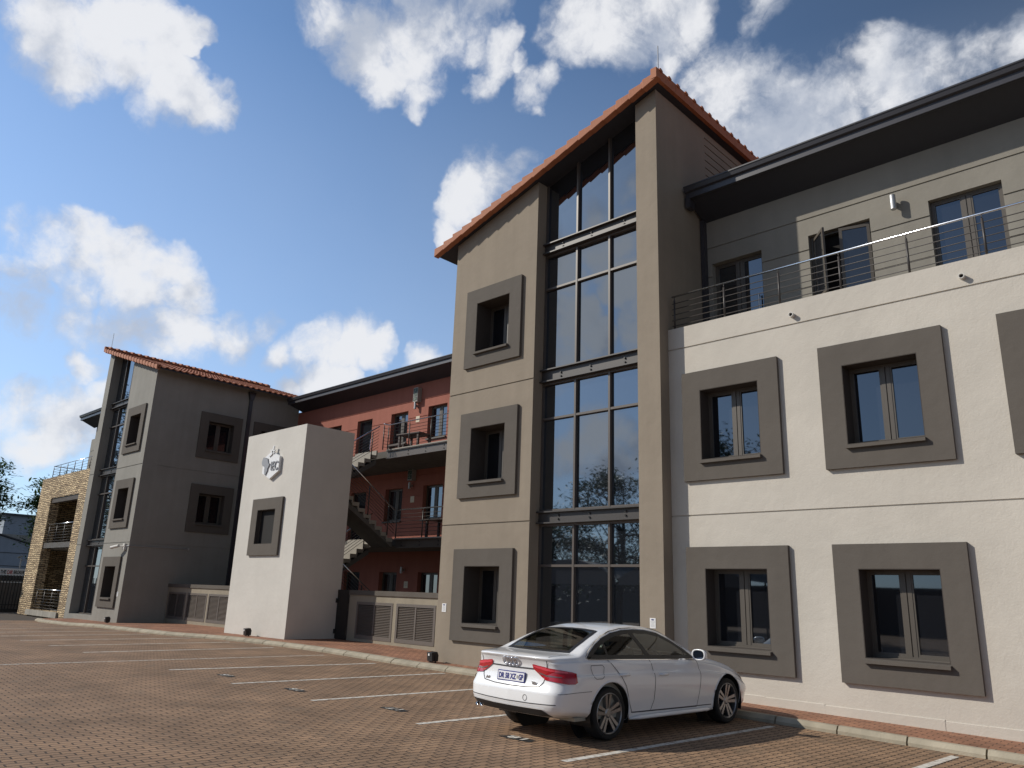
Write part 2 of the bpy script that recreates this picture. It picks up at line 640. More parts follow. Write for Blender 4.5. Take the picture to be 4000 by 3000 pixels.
class MB:
    def __init__(self):
        self.v = []
        self.f = []
        self.mi = []

    def quad(self, a, b, c, d, mi=0):
        i = len(self.v)
        self.v += [tuple(a), tuple(b), tuple(c), tuple(d)]
        self.f.append((i, i + 1, i + 2, i + 3))
        self.mi.append(mi)

    def poly(self, pts, mi=0):
        i = len(self.v)
        self.v += [tuple(p) for p in pts]
        self.f.append(tuple(range(i, i + len(pts))))
        self.mi.append(mi)

    def box(self, x0, x1, y0, y1, z0, z1, mi=0):
        if x0 > x1: x0, x1 = x1, x0
        if y0 > y1: y0, y1 = y1, y0
        if z0 > z1: z0, z1 = z1, z0
        i = len(self.v)
        self.v += [(x0, y0, z0), (x1, y0, z0), (x1, y1, z0), (x0, y1, z0), (x0, y0, z1), (x1, y0, z1), (x1, y1, z1), (x0, y1, z1)]
        for q in ((0, 3, 2, 1), (4, 5, 6, 7), (0, 1, 5, 4), (1, 2, 6, 5), (2, 3, 7, 6), (3, 0, 4, 7)):
            self.f.append(tuple(i + k for k in q))
            self.mi.append(mi)
        return self

    def obox(self, o, ex, ey, ez, mi=0):
        """box from a corner and three edge vectors"""
        o, ex, ey, ez = Vector(o), Vector(ex), Vector(ey), Vector(ez)
        i = len(self.v)
        for p in (o, o + ex, o + ex + ey, o + ey, o + ez, o + ex + ez, o + ex + ey + ez, o + ey + ez):
            self.v.append(tuple(p))
        for q in ((0, 3, 2, 1), (4, 5, 6, 7), (0, 1, 5, 4), (1, 2, 6, 5), (2, 3, 7, 6), (3, 0, 4, 7)):
            self.f.append(tuple(i + k for k in q))
            self.mi.append(mi)

    def prism(self, pts, ext, mi=0):
        """polygon extruded along a vector"""
        e = Vector(ext)
        n = len(pts)
        i = len(self.v)
        self.v += [tuple(p) for p in pts] + [tuple(Vector(p) + e) for p in pts]
        self.f.append(tuple(i + k for k in range(n)))
        self.f.append(tuple(i + n + k for k in reversed(range(n))))
        self.mi += [mi, mi]
        for k in range(n):
            k2 = (k + 1) % n
            self.f.append((i + k2, i + k, i + n + k, i + n + k2))
            self.mi.append(mi)

    def tube(self, pts, r, n=8, mi=0, caps=True):
        pts = [Vector(p) for p in pts]
        rs = r if isinstance(r, (list, tuple)) else [r] * len(pts)
        rings = []
        for k, p in enumerate(pts):
            d = (pts[min(k + 1, len(pts) - 1)] - pts[max(k - 1, 0)]).normalized()
            up = Vector((0, 0, 1)) if abs(d.z) < 0.9 else Vector((1, 0, 0))
            a = d.cross(up).normalized()
            b = a.cross(d)
            i = len(self.v)
            for j in range(n):
                t = 2 * math.pi * j / n
                self.v.append(tuple(p + a * (math.cos(t) * rs[k]) + b * (math.sin(t) * rs[k])))
            rings.append(i)
        for k in range(len(pts) - 1):
            a, b = rings[k], rings[k + 1]
            for j in range(n):
                j2 = (j + 1) % n
                self.f.append((a + j, a + j2, b + j2, b + j))
                self.mi.append(mi)
        if caps:
            self.f.append(tuple(rings[0] + j for j in reversed(range(n))))
            self.f.append(tuple(rings[-1] + j for j in range(n)))
            self.mi += [mi, mi]

    def lathe(self, prof, centre, axis='y', n=32, mi=0):
        """profile of (radius, offset along axis)"""
        c = Vector(centre)
        ax = {'x': (Vector((1, 0, 0)), Vector((0, 1, 0)), Vector((0, 0, 1))), 'y': (Vector((0, 1, 0)), Vector((0, 0, 1)), Vector((1, 0, 0))),
              'z': (Vector((0, 0, 1)), Vector((1, 0, 0)), Vector((0, 1, 0)))}[axis]
        i = len(self.v)
        for (r, o) in prof:
            for j in range(n):
                t = 2 * math.pi * j / n
                self.v.append(tuple(c + ax[0] * o + ax[1] * (r * math.cos(t)) + ax[2] * (r * math.sin(t))))
        for k in range(len(prof) - 1):
            for j in range(n):
                j2 = (j + 1) % n
                self.f.append((i + k * n + j, i + k * n + j2, i + (k + 1) * n + j2, i + (k + 1) * n + j))
                self.mi.append(mi)

    def build(self, name, mats, parent=None, smooth=False, local=False, bevel=0.0, fixn=False):
        me = bpy.data.meshes.new(name)
        me.from_pydata(self.v, [], self.f)
        if not isinstance(mats, (list, tuple)):
            mats = [mats]
        for m in mats:
            me.materials.append(MAT[m] if isinstance(m, str) else m)
        if len(mats) > 1:
            me.polygons.foreach_set('material_index', self.mi)
        if fixn:
            bm = bmesh.new()
            bm.from_mesh(me)
            bmesh.ops.remove_doubles(bm, verts=bm.verts, dist=0.0004)
            bmesh.ops.recalc_face_normals(bm, faces=bm.faces)
            bm.to_mesh(me)
            bm.free()
        if smooth:
            me.polygons.foreach_set('use_smooth', [True] * len(me.polygons))
        me.update()
        o = bpy.data.objects.new(name, me)
        link(o, parent, local)
        if bevel > 0:
            bv = o.modifiers.new('bevel', 'BEVEL')
            bv.width = bevel
            bv.segments = 2
            bv.limit_method = 'ANGLE'
        return o


def interp(x, xs, ys):
    return float(np.interp(x, xs, ys))


def text_mesh(txt, size, mat, name, parent, origin, ux, uy, depth=0.004, align='CENTER', local=False, bold=0.0, fit=None, spacing=1.0):
    """lettering laid on the plane with unit axes ux (reading direction) and uy (up)"""
    cu = bpy.data.curves.new(name, 'FONT')
    cu.body = txt
    cu.size = size
    cu.extrude = depth / 2
    cu.offset = bold
    cu.align_x = align
    cu.align_y = 'CENTER'
    cu.space_character = spacing
    to = bpy.data.objects.new(name, cu)
    COL.objects.link(to)
    dg = bpy.context.evaluated_depsgraph_get()
    me = bpy.data.meshes.new_from_object(to.evaluated_get(dg))
    bpy.data.objects.remove(to)
    ux, uy = Vector(ux).normalized(), Vector(uy).normalized()
    uz = ux.cross(uy)
    M = Matrix((ux, uy, uz)).transposed().to_4x4()
    M.translation = Vector(origin)
    if fit:
        xs = [v.co.x for v in me.vertices]
        ys = [v.co.y for v in me.vertices]
        sx, sy = fit[0] / (max(xs) - min(xs)), fit[1] / (max(ys) - min(ys))
        cx, cy = (max(xs) + min(xs)) / 2, (max(ys) + min(ys)) / 2
        for v in me.vertices:
            v.co.x = (v.co.x - cx) * sx
            v.co.y = (v.co.y - cy) * sy
    me.transform(M)
    me.materials.clear()
    me.materials.append(MAT[mat])
    me.name = name
    o = bpy.data.objects.new(name, me)
    link(o, parent, local)
    return o


# a wall slab described by depth cells: holes go right through, grooves are shallow
def wall(name, mat, parent, face, a0, a1, z0, z1, off, t=0.3, holes=(), grooves=(), top=None, recess=()):
    """face 'front' looks to -Y at y=off; face 'east' looks to +X at x=off; holes (a0,a1,z0,z1); grooves z or (z,a0,a1); recess (a0,a1,z0,z1,d)"""
    GW, GD = 0.030, 0.022
    gl = []
    for g in grooves:
        gl.append((g, a0, a1) if not isinstance(g, tuple) else g)
    As = {a0, a1}
    Zs = {z0, z1}
    for h in list(holes) + [r[:4] for r in recess]:
        As |= {max(a0, min(a1, h[0])), max(a0, min(a1, h[1]))}
        Zs |= {max(z0, min(z1, h[2])), max(z0, min(z1, h[3]))}
    for (g, b0, b1) in gl:
        As |= {b0, b1}
        Zs |= {g - GW / 2, g + GW / 2}
    As, Zs = sorted(As), sorted(Zs)

    def P(a, z, d):
        return (a, off + d, z) if face == 'front' else (off - d, a, z)

    D = {}
    for i in range(len(As) - 1):
        for j in range(len(Zs) - 1):
            ca, cz = (As[i] + As[i + 1]) / 2, (Zs[j] + Zs[j + 1]) / 2
            d = 0.0
            for (g, b0, b1) in gl:
                if abs(cz - g) < GW / 2 and b0 < ca < b1:
                    d = GD
            for r in recess:
                if r[0] < ca < r[1] and r[2] < cz < r[3]:
                    d = r[4]
            for h in holes:
                if h[0] < ca < h[1] and h[2] < cz < h[3]:
                    d = None
            D[i, j] = d
    mb = MB()
    nA, nZ = len(As) - 1, len(Zs) - 1
    for i in range(nA):
        for j in range(nZ):
            d = D[i, j]
            b0, b1, c0, c1 = As[i], As[i + 1], Zs[j], Zs[j + 1]
            if d is not None:
                mb.quad(P(b0, c0, d), P(b1, c0, d), P(b1, c1, d), P(b0, c1, d))
                mb.quad(P(b1, c0, t), P(b0, c0, t), P(b0, c1, t), P(b1, c1, t))
            me_d = t if d is None else d
            # right neighbour
            o = D[i + 1, j] if i + 1 < nA else t
            od = t if o is None else o
            if abs(od - me_d) > 1e-6:
                if od > me_d:
                    mb.quad(P(b1, c0, me_d), P(b1, c0, od), P(b1, c1, od), P(b1, c1, me_d))
                else:
                    mb.quad(P(b1, c0, me_d), P(b1, c1, me_d), P(b1, c1, od), P(b1, c0, od))
            if i == 0 and me_d < t:
                mb.quad(P(b0, c0, t), P(b0, c0, me_d), P(b0, c1, me_d), P(b0, c1, t))
            o = D[i, j + 1] if j + 1 < nZ else t
            od = t if o is None else o
            if abs(od - me_d) > 1e-6:
                if od > me_d:
                    mb.quad(P(b0, c1, me_d), P(b1, c1, me_d), P(b1, c1, od), P(b0, c1, od))
                else:
                    mb.quad(P(b0, c1, od), P(b1, c1, od), P(b1, c1, me_d), P(b0, c1, me_d))
            if j == 0 and me_d < t:
                mb.quad(P(b0, c0, t), P(b1, c0, t), P(b1, c0, me_d), P(b0, c0, me_d))
    if top:
        # cut the slab by a sloping line z = top[0] + top[1]*a
        me = bpy.data.meshes.new('tmp')
        me.from_pydata(mb.v, [], mb.f)
        bm = bmesh.new()
        bm.from_mesh(me)
        bmesh.ops.remove_doubles(bm, verts=bm.verts, dist=0.0003)
        co = P(0, top[0], 0)
        n = P(-top[1], 1, 0)
        co = Vector((0, off, top[0])) if face == 'front' else Vector((off, 0, top[0]))
        n = Vector((-top[1], 0, 1)) if face == 'front' else Vector((0, -top[1], 1))
        bmesh.ops.bisect_plane(bm, geom=list(bm.verts) + list(bm.edges) + list(bm.faces), plane_co=co, plane_no=n.normalized(), clear_outer=True)
        bm.to_mesh(me)
        bm.free()
        me.materials.append(MAT[mat])
        me.name = name
        o = bpy.data.objects.new(name, me)
        return link(o, parent)
    return mb.build(name, mat, parent)


# ground height (the lot swells a little in front of the courtyard)
GX = [-80, -34, -27, -24, -18, -14, -10, -6.6, 1.4, 6, 15, 40]
GZ = [-.1, -.07, -.02, .06, .10, .12, .10, .04, -.04, -.10, -.2, -.3]


def gz(x):
    return interp(x, GX, GZ)


def pave(x):
    return gz(x) + 0.10
# ------------------------------------------------------------------ ground, lot, kerb, pavement
KERB = [(40, -3.0), (15, -1.35), (6, -1.0), (2.6, -.82), (-4, -.72), (-11.9, -.80), (-15.3, -1.1), (-18, -1.7), (-22, -1.88), (-30, -2.03), (-31.8, -1.7)]


def kerb_y(x):
    xs = [k[0] for k in KERB][::-1]
    ys = [k[1] for k in KERB][::-1]
    return interp(x, xs, ys)


mb = MB()
mb.quad((-600, -600, -.45), (600, -600, -.45), (600, 600, -.45), (-600, 600, -.45))
tag(mb.build('ground', 'soil'), kind='structure')

mb = MB()
xs = [-31.8] + [x for x in np.arange(-31, 40.1, 1.0)]
for a, b in zip(xs[:-1], xs[1:]):
    mb.quad((a, -75, gz(a)), (b, -75, gz(b)), (b, 2.5, gz(b)), (a, 2.5, gz(a)))
mb.quad((-31.8, -75, -.45), (-31.8, -75, gz(-31.8)), (-31.8, 2.5, gz(-31.8)), (-31.8, 2.5, -.45))
tag(mb.build('parking_lot', 'paver_lot'), kind='structure')

mb = MB()
xs = [-31.8] + [x for x in np.arange(-31, 40.1, .5)]
for a, b in zip(xs[:-1], xs[1:]):
    mb.quad((a, kerb_y(a) + .10, pave(a)), (b, kerb_y(b) + .10, pave(b)), (b, 7.4, pave(b)), (a, 7.4, pave(a)))
tag(mb.build('pavement', 'paver_walk'), kind='structure')

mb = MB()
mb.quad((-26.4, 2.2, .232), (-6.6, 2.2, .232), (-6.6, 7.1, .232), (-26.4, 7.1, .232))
tag(mb.build('courtyard_shade_floor', 'shaded_concrete'), kind='structure')  # dark floor sheet added to deepen the courtyard shade

mb = MB()
rng = random.Random(4)
x = -31.8
while x < 39:
    L = 0.98
    n = 3
    j = .012
    for k in range(n):
        a, b = x + j + (L - 2 * j) * k / n, x + j + (L - 2 * j) * (k + 1) / n
        dz = rng.uniform(-.004, .004) if k == 0 else dz
        pa, pb = [], []
        for (xx, lst) in ((a, pa), (b, pb)):
            y, zz = kerb_y(xx), gz(xx)
            kw = interp(xx, [-2, 2.5], [1.0, .5])
            lst += [(xx, y, zz - .05), (xx, y, zz + .045 + dz), (xx, y + .10 * kw, zz + .106 + dz), (xx, y + .25 * kw, zz + .110 + dz), (xx, y + .25 * kw, zz - .05)]
        for q in range(4):
            mb.quad(pa[q], pb[q], pb[q + 1], pa[q + 1])
        if k == 0:
            mb.poly(pa[::-1])
        if k == n - 1:
            mb.poly(pb)
    x += L
kerb = tag(mb.build('kerb', 'kerb_concrete'), kind='structure')

LINES = [((2.34, -5.79), (2.60, -1.10)), ((-.40, -5.65), (-.13, -1.1)), ((-2.97, -5.71), (-2.70, -1.0)), ((-5.42, -5.82), (-5.12, -.95)),
         ((-7.84, -5.92), (-7.43, -1.1)), ((-9.72, -8.43), (-9.52, -1.2)), ((-11.93, -6.2), (-12.02, -1.2)), ((-14.07, -6.31), (-14.21, -1.4)),
         ((-16.36, -6.34), (-16.37, -1.6)), ((-18.5, -6.3), (-18.82, -1.9)), ((-20.64, -5.9), (-20.93, -2.05)), ((-23.15, -5.8), (-23.25, -2.1)),
         ((-25.6, -5.8), (-25.7, -2.1)), ((-28.0, -5.8), (-28.1, -2.2)), ((4.90, -5.6), (5.12, -1.15)), ((7.6, -5.6), (7.8, -1.3))]
for i, (p, q) in enumerate(LINES):
    mb = MB()
    p, q = Vector(p), Vector(q)
    d = (q - p).normalized()
    nrm = Vector((-d.y, d.x)) * (.052 if i != 5 else .035)
    n = 12
    for k in range(n):
        a, b = p.lerp(q, k / n), p.lerp(q, (k + 1) / n)
        c = [a - nrm, a + nrm, b + nrm, b - nrm]
        mb.poly([(t.x, t.y, gz(t.x) + .004) for t in (c[0], c[3], c[2], c[1])])
    tag(mb.build('parking_line', 'line_paint'), kind='structure')

# bay numbers stencilled white on black patches
for (nx, ny, txt) in ((1.10, -5.22, '18'), (-1.60, -5.10, '17'), (-4.2, -5.25, '16'), (-6.6, -5.32, '15')):
    mb = MB()
    ptx = [(-.27, -.09), (-.1, -.115), (.12, -.10), (.27, -.085), (.26, .07), (.05, .10), (-.2, .085)]
    mb.poly([(nx + a, ny + b, gz(nx + a) + .004) for a, b in ptx])
    pb_ = tag(mb.build('bay_number', 'paint_black'), kind='structure')
    text_mesh(txt, .22, 'line_paint', 'number', pb_, (nx, ny, gz(nx) + .009), (-1, 0, 0), (0, -1, 0), depth=.002, fit=(.30, .15), bold=.004)

# ------------------------------------------------------------------ the office building
B = empty('office_building', (-16.5, 4.0, 0.1), label='three storey office block with grey gable towers, white wing and red courtyard walls', cat='office building')

SL = 0.30                     # tower roof slope
ZP = 13.15                    # soffit height over the tall side


def under(xr):                # xr measured on the right tower
    return ZP + SL * xr


def Pmap(face, off):
    if face == 'front':
        return lambda a, z, d: (a, off + d, z)
    return lambda a, z, d: (off - d, a, z)


def pbox(mb, P, a0, a1, z0, z1, d0, d1, mi=0):
    p, q = P(a0, z0, d0), P(a1, z1, d1)
    mb.box(p[0], q[0], p[1], q[1], p[2], q[2], mi)


def window(parent, face, off, a0, a1, z0, z1, depth=.30, surround=None, th=.075, sill=True, glass='window_glass', mull=True, door=False,
           fw=.055, sash=None, label=None):
    P = Pmap(face, off)
    mb = MB()
    f0, f1 = depth - .045, depth + .03
    pbox(mb, P, a0, a0 + fw, z0, z1, f0, f1)
    pbox(mb, P, a1 - fw, a1, z0, z1, f0, f1)
    pbox(mb, P, a0 + fw, a1 - fw, z1 - fw, z1, f0, f1)
    pbox(mb, P, a0 + fw, a1 - fw, z0, z0 + fw, f0, f1)
    mid = (a0 + a1) / 2
    if mull:
        pbox(mb, P, mid - .075, mid - .008, z0 + fw, z1 - fw, f0 + .004, f1)
        pbox(mb, P, mid + .008, mid + .075, z0 + fw, z1 - fw, f0 + .004, f1)
        pbox(mb, P, mid - .008, mid + .008, z0 + fw, z1 - fw, f0 + .03, f1)
        # inner sash lines
        for (b0, b1) in ((a0 + fw, mid - .075), (mid + .075, a1 - fw)):
            pbox(mb, P, b0, b0 + .03, z0 + fw, z1 - fw, f0 + .012, f1 - .01)
            pbox(mb, P, b1 - .03, b1, z0 + fw, z1 - fw, f0 + .012, f1 - .01)
            pbox(mb, P, b0 + .03, b1 - .03, z1 - fw - .03, z1 - fw, f0 + .012, f1 - .01)
            pbox(mb, P, b0 + .03, b1 - .03, z0 + fw, z0 + fw + .04, f0 + .012, f1 - .01)
    if door:
        pbox(mb, P, a0 + fw, a1 - fw, z0 + .75, z0 + .87, f0 + .006, f1)
    w = mb.build('door' if door else 'window', 'frame_brown', parent)
    if label:
        w['label'] = label
    spans = ((a0 + fw, mid - .075), (mid + .075, a1 - fw)) if mull else ((a0 + fw, a1 - fw),)
    for k, (b0, b1) in enumerate(spans):
        mb = MB()
        pbox(mb, P, b0, b1, z0 + fw, z1 - fw, f0 + .035, f0 + .055)
        mb.build('pane', glass, w)
    if door:
        mb = MB()
        mb.tube([P(a1 - .17, z0 + .95, f0 - .05), P(a1 - .17, z0 + 1.45, f0 - .05)], .016)
        pbox(mb, P, a1 - .178, a1 - .162, z0 + .98, z0 + 1.0, f0 - .05, f0 + .01)
        pbox(mb, P, a1 - .178, a1 - .162, z0 + 1.40, z0 + 1.42, f0 - .05, f0 + .01)
        mb.build('handle', 'stainless', w)
    if surround:
        wall('surround', 'dark_plaster', w, face, surround[0], surround[1], surround[2], surround[3], off - th if face == 'front' else off + th,
             t=th + .004, holes=[(a0, a1, z0, z1)])
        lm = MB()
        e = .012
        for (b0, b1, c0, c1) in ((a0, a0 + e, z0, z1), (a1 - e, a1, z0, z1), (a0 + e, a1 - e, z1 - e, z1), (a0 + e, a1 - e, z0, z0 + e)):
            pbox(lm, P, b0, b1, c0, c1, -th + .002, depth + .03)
        lm.build('reveal', 'reveal_shade_plaster', w)
        base = -th
    else:
        base = 0
    if sill:
        mb = MB()
        h = .085
        q = [P(a0 - .012, z0 - h + .012, base - .075), P(a0 - .012, z0 - .02, base - .075), P(a0 - .012, z0 + .022, depth - .05), P(a0 - .012, z0 - h + .012, depth - .05)]
        e = Vector(P(a1 + .012, z0, 0)) - Vector(P(a0 - .012, z0, 0))
        mb.prism(q, e)
        mb.build('sill', 'dark_plaster' if surround else 'frame_brown', w, fixn=True)
    return w


# --- right tower
FL, FR = -5.992, -3.992
FZ = ((.667, 2.796), (4.041, 6.207), (7.432, 9.598))
INS = .40


def opening(f0, f1, z0, z1):
    return (f0 + INS, f1 - INS, z0 + INS, z1 - INS)


wall('wall', 'tower_plaster', B, 'front', -6.56, -3.56, -.3, 12.4, 0.0, t=.60, holes=[opening(FL, FR, *z) for z in FZ], grooves=(3.4, 6.8), top=(ZP, SL))
wall('wall', 'tower_plaster', B, 'front', -.56, 0.0, -.3, 13.6, 0.0, t=.45, top=(ZP, SL))
wall('wall', 'tower_plaster', B, 'front', -3.56, -.56, -.3, .25, 0.0, t=.45)
wall('wall', 'tower_plaster', B, 'east', .45, 9.0, -.3, 13.15, 0.0, t=.25,
     grooves=[(z, 2.19, 9.0) for z in (11.72, 11.92, 12.12, 12.33, 12.54, 12.75, 12.96)])
mb = MB()
mb.box(-6.56, -6.3, .60, 9, -.3, 11.1)
mb.box(-3.85, -3.56, .45, .5, -.3, 12.0)
mb.build('wall', 'tower_plaster', B)
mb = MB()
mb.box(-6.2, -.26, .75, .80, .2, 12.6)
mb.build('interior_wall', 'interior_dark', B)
for z in FZ:
    o = opening(FL, FR, *z)
    window(B, 'front', 0.0, *o, depth=.50, surround=(FL, FR, z[0], z[1]))


def curtain_wall(mx, yo, parent):
    """mx maps the right tower's x; yo is the plane offset"""
    gy = .42 + yo
    colx = (-3.56, -2.54, -1.56, -.56)
    rows = ((.25, 2.42), (2.42, 3.35), (3.63, 5.83), (5.83, 6.72), (7.04, 9.17), (9.17, 10.10), (10.38, None))
    mb = MB()
    for x in colx:
        x0, x1 = x - .026, x + .026
        if x == -3.56: x0 = x
        if x == -.56: x1 = x
        mb.box(mx(x0), mx(x1), gy - .09, gy + .03, .25, under(x0) + .05)
    for z in (.25 + .03, 2.42, 3.35 - .025, 3.63 + .025, 5.83, 6.72 - .025, 7.04 + .025, 9.17, 10.10 - .025, 10.38 + .025):
        for a, b in zip(colx[:-1], colx[1:]):
            mb.box(mx(a + .026), mx(b - .026), gy - .083, gy + .03, z - .026, z + .026)
    cw = mb.build('curtain_wall', 'steel_brown', parent)
    for a, b in zip(colx[:-1], colx[1:]):
        for (z0, z1) in rows:
            m2 = MB()
            if z1 is not None:
                m2.box(mx(a + .02), mx(b - .02), gy - .012, gy + .012, z0, z1)
            else:
                pts = [(mx(a + .02), gy - .012, z0), (mx(b - .02), gy - .012, z0), (mx(b - .02), gy - .012, under(b) + .03), (mx(a + .02), gy - .012, under(a) + .03)]
                m2.prism(pts, (0, .024, 0))
            m2.build('pane', 'office_glass', cw, fixn=True)
    for (z0, z1) in ((3.35, 3.63), (6.72, 7.04), (10.10, 10.38)):
        m2 = MB()
        x0, x1 = mx(-3.555), mx(-.565)
        m2.box(x0, x1, gy - .12, gy - .09, z0, z1)
        m2.box(x0, x1, gy - .21, gy - .12, z1 - .03, z1)
        m2.box(x0, x1, gy - .21, gy - .12, z0, z0 + .03)
        bm_ = m2.build('beam', 'beam_shade_brown', cw)
        for x in (-2.95, -2.06, -1.1):
            for z in (z0 + .10, z0 + .19):
                m3 = MB()
                m3.lathe([(0, -.028), (.022, -.028), (.022, 0), (.0, 0)], (mx(x), gy - .12, z), 'y', 8)
                m3.build('bolt', 'bolt_black', cw)
    m2 = MB()
    m2.box(mx(-3.56), mx(-.56), gy + .02, gy + .05, .2, 3.0)
    return cw


curtain_wall(lambda x: x, 0.0, B)


def tower_roof(mx, yo, y1, parent):
    """mono-pitch tiled roof: high at xr=.22, low at xr=-7.2"""
    xh, xl = .22, -7.22
    y0 = yo - .30
    TOP = .15
    # soffit slab
    mb = MB()
    p = [(mx(xl), y0 + .03, under(xl) + .005), (mx(xh - .03), y0 + .03, under(xh) + .005), (mx(xh - .03), y0 + .03, under(xh) + .05), (mx(xl), y0 + .03, under(xl) + .05)]
    mb.prism(p, (0, y1 - y0 - .03, 0))
    # tiles
    mt = MB()
    ny = int((y1 - y0) / .05)
    course = .345
    nc = int((xh - xl) / course)
    rows = []
    for c in range(nc):
        for e in (0, 1):
            xr = xl + (c + e) * (xh - xl) / nc
            lift = .028 if e == 0 else 0.0
            r = []
            for k in range(ny + 1):
                y = y0 + .05 + (y1 - y0 - .05) * k / ny
                ph = (y - y0) / .30
                fr = ph - math.floor(ph)
                roll = .05 * max(0.0, math.cos((fr - .5) * 2 * math.pi * .72)) if abs(fr - .5) < .36 else 0.0
                r.append((mx(xr), y, under(xr) + TOP - .07 + lift + roll))
            rows.append(r)
    for r0, r1 in zip(rows[:-1], rows[1:]):
        for k in range(ny):
            mt.quad(r0[k], r1[k], r1[k + 1], r0[k + 1])
    # eave ends
    r0 = rows[0]
    for k in range(ny):
        a, b = r0[k], r0[k + 1]
        mt.quad((a[0], a[1], a[2] - .05), a, b, (b[0], b[1], b[2] - .05))
    roof = mt.build('roof', 'roof_tile', parent)
    mb.build('soffit', 'soffit_paint', roof, fixn=True)
    # verge tiles along the gable, each lapping the one below
    mv = MB()
    L = .36
    n = int((xh - xl) / L)
    rg = random.Random(7)
    for k in range(n):
        a = xl + (xh - xl) * k / n
        b = xl + (xh - xl) * (k + 1) / n + .03
        j = rg.uniform(-.006, .006)
        pts = [(mx(a), y0 - .02, under(a) - .055 + j), (mx(b), y0, under(b) - .01 + j), (mx(b), y0, under(b) + TOP - .02 + j), (mx(a), y0 - .02, under(a) + TOP + .045 + j)]
        mv.prism(pts, (0, .17, 0))
    mv.build('verge_tiles', 'roof_tile', roof, fixn=True, bevel=.012)
    # cap along the high edge with the roll ends showing
    mc = MB()
    zt = under(xh) + TOP
    y = y0 - .015
    while y < y1 - .3:
        e = .41
        mc.box(mx(xh - .14), mx(xh + .0 + .012), y, y + e - .006, zt - .16, zt + .10)
        y += e
    y = y0 + .18
    while y < y1 - .2:
        mc.tube([(mx(xh - .5), y, zt - .03), (mx(xh + .03), y, zt + .105)], .062, 10)
        y += .37
    mc.build('ridge_cap', 'roof_tile', roof)
    mr = MB()
    mr.tube([(mx(.10), yo - .02, zt), (mx(.10), yo - .02, zt + .9)], .012, 6)
    mr.build('lightning_rod', 'galvanised', roof)
    return roof


tower_roof(lambda x: x, 0.0, 9.0, B)

# --- left tower, a mirror image of the right one
XM = -33.06
YL = -.15
mxl = lambda x: XM - x
LF = (-29.05, -27.03)
wall('wall', 'far_plaster', B, 'front', -29.50, -26.50, -.3, 12.4, YL, t=.60, holes=[opening(LF[0], LF[1], *z) for z in FZ], grooves=(3.4, 6.8), top=(ZP - SL * (0 - XM), -SL))
wall('wall', 'far_plaster', B, 'front', XM, -32.45, -.3, 13.6, YL, t=.45, grooves=(3.4, 6.8), top=(ZP + SL * XM, -SL))
wall('wall', 'far_plaster', B, 'front', -32.45, -29.50, -.3, .25, YL, t=.45)
for z in FZ:
    window(B, 'front', YL, *opening(LF[0], LF[1], *z), depth=.50, surround=(LF[0], LF[1], z[0], z[1]))
SIDE = ((2.13, 4.19), (4.81, 6.87))
holes = [opening(s[0], s[1], *z) for s in SIDE for z in FZ[1:]]
wall('wall', 'far_plaster', B, 'east', YL + .60, 7.2, -.3, 11.19, -26.5, t=.40, holes=holes, grooves=(3.4, 6.8))
for s in SIDE:
    for z in FZ[1:]:
        window(B, 'east', -26.5, *opening(s[0], s[1], *z), depth=.30, glass='side_glass', surround=(s[0], s[1], z[0], z[1]))
mb = MB()
mb.box(XM, XM + .26, YL + .45, 9, -.3, 13.15)
mb.box(-29.5, -29.21, YL + .45, YL + .5, -.3, 12)
mb.build('wall', 'far_plaster', B)
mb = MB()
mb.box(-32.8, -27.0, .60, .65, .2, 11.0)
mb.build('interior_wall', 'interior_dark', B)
curtain_wall(mxl, YL, B)
tower_roof(mxl, YL, 9.0, B)


def pipe(pts, r, name, mat, parent):
    m = MB()
    m.tube(pts, r, 10)
    return m.build(name, mat, parent, smooth=True)


mb = MB()
mb.box(-26.5, -26.40, 4.40, 4.56, .15, 10.6)
mb.prism([(-26.5, 4.30, 11.0), (-26.5, 4.66, 11.0), (-26.5, 4.56, 10.6), (-26.5, 4.40, 10.6)], (.16, 0, 0))
mb.build('downpipe', 'gutter_metal', B, fixn=True)

# --- white wing
WY = .33
WCOL = ((.346, 2.393), (3.173, 5.212), (6.009, 8.05), (8.84, 10.88))
WZ = ((.563, 2.763), (4.043, 6.27))
holes = [opening(c[0], c[1], *z) for c in WCOL for z in WZ]
wall('wall', 'white_plaster', B, 'front', 0.0, 14.0, -.4, 7.33, WY, t=.42, holes=holes, grooves=(3.375, 6.86))
for c in WCOL:
    for z in WZ:
        window(B, 'front', WY, *opening(c[0], c[1], *z), depth=.30, surround=(c[0], c[1], z[0], z[1]))
mb = MB()
rg = random.Random(9)
x = 0.0
while x < 13.9:
    e = min(14.0, x + rg.uniform(.5, 1.1))
    h = pave(x) + .15 + rg.uniform(-.008, .008)
    d = rg.uniform(.010, .018)
    mb.prism([(x, WY + .01, -.3), (x, WY - d, -.3), (x, WY - d, h - .012), (x, WY + .01, h)], (e - x, 0, 0))
    x = e
mb.build('plinth', 'white_plaster', B, fixn=False)
mb = MB()
mb.box(0.0, 14, WY + .42, 2.0, 6.75, 6.95)
mb.build('balcony_floor', 'concrete', B)
UW = ((2.50, 3.77), (4.86, 6.09), (7.2, 8.45), (9.6, 10.85))
BY = 1.95
holes = [(.22, 1.44, 6.96, 9.375)] + [(a, b, 7.85, 9.38) for a, b in UW]
wall('wall', 'upper_plaster', B, 'front', 0.0, 14.0, 6.95, 10.6, BY, t=.3, holes=holes, grooves=(9.785, 9.06, 8.22))
window(B, 'front', BY, .22, 1.44, 6.96, 9.375, depth=.2, sill=False, door=True, mull=True)
for k, (a, b) in enumerate(UW):
    if k == 0:
        continue
    window(B, 'front', BY, a, b, 7.85, 9.38, depth=.16, sill=False)
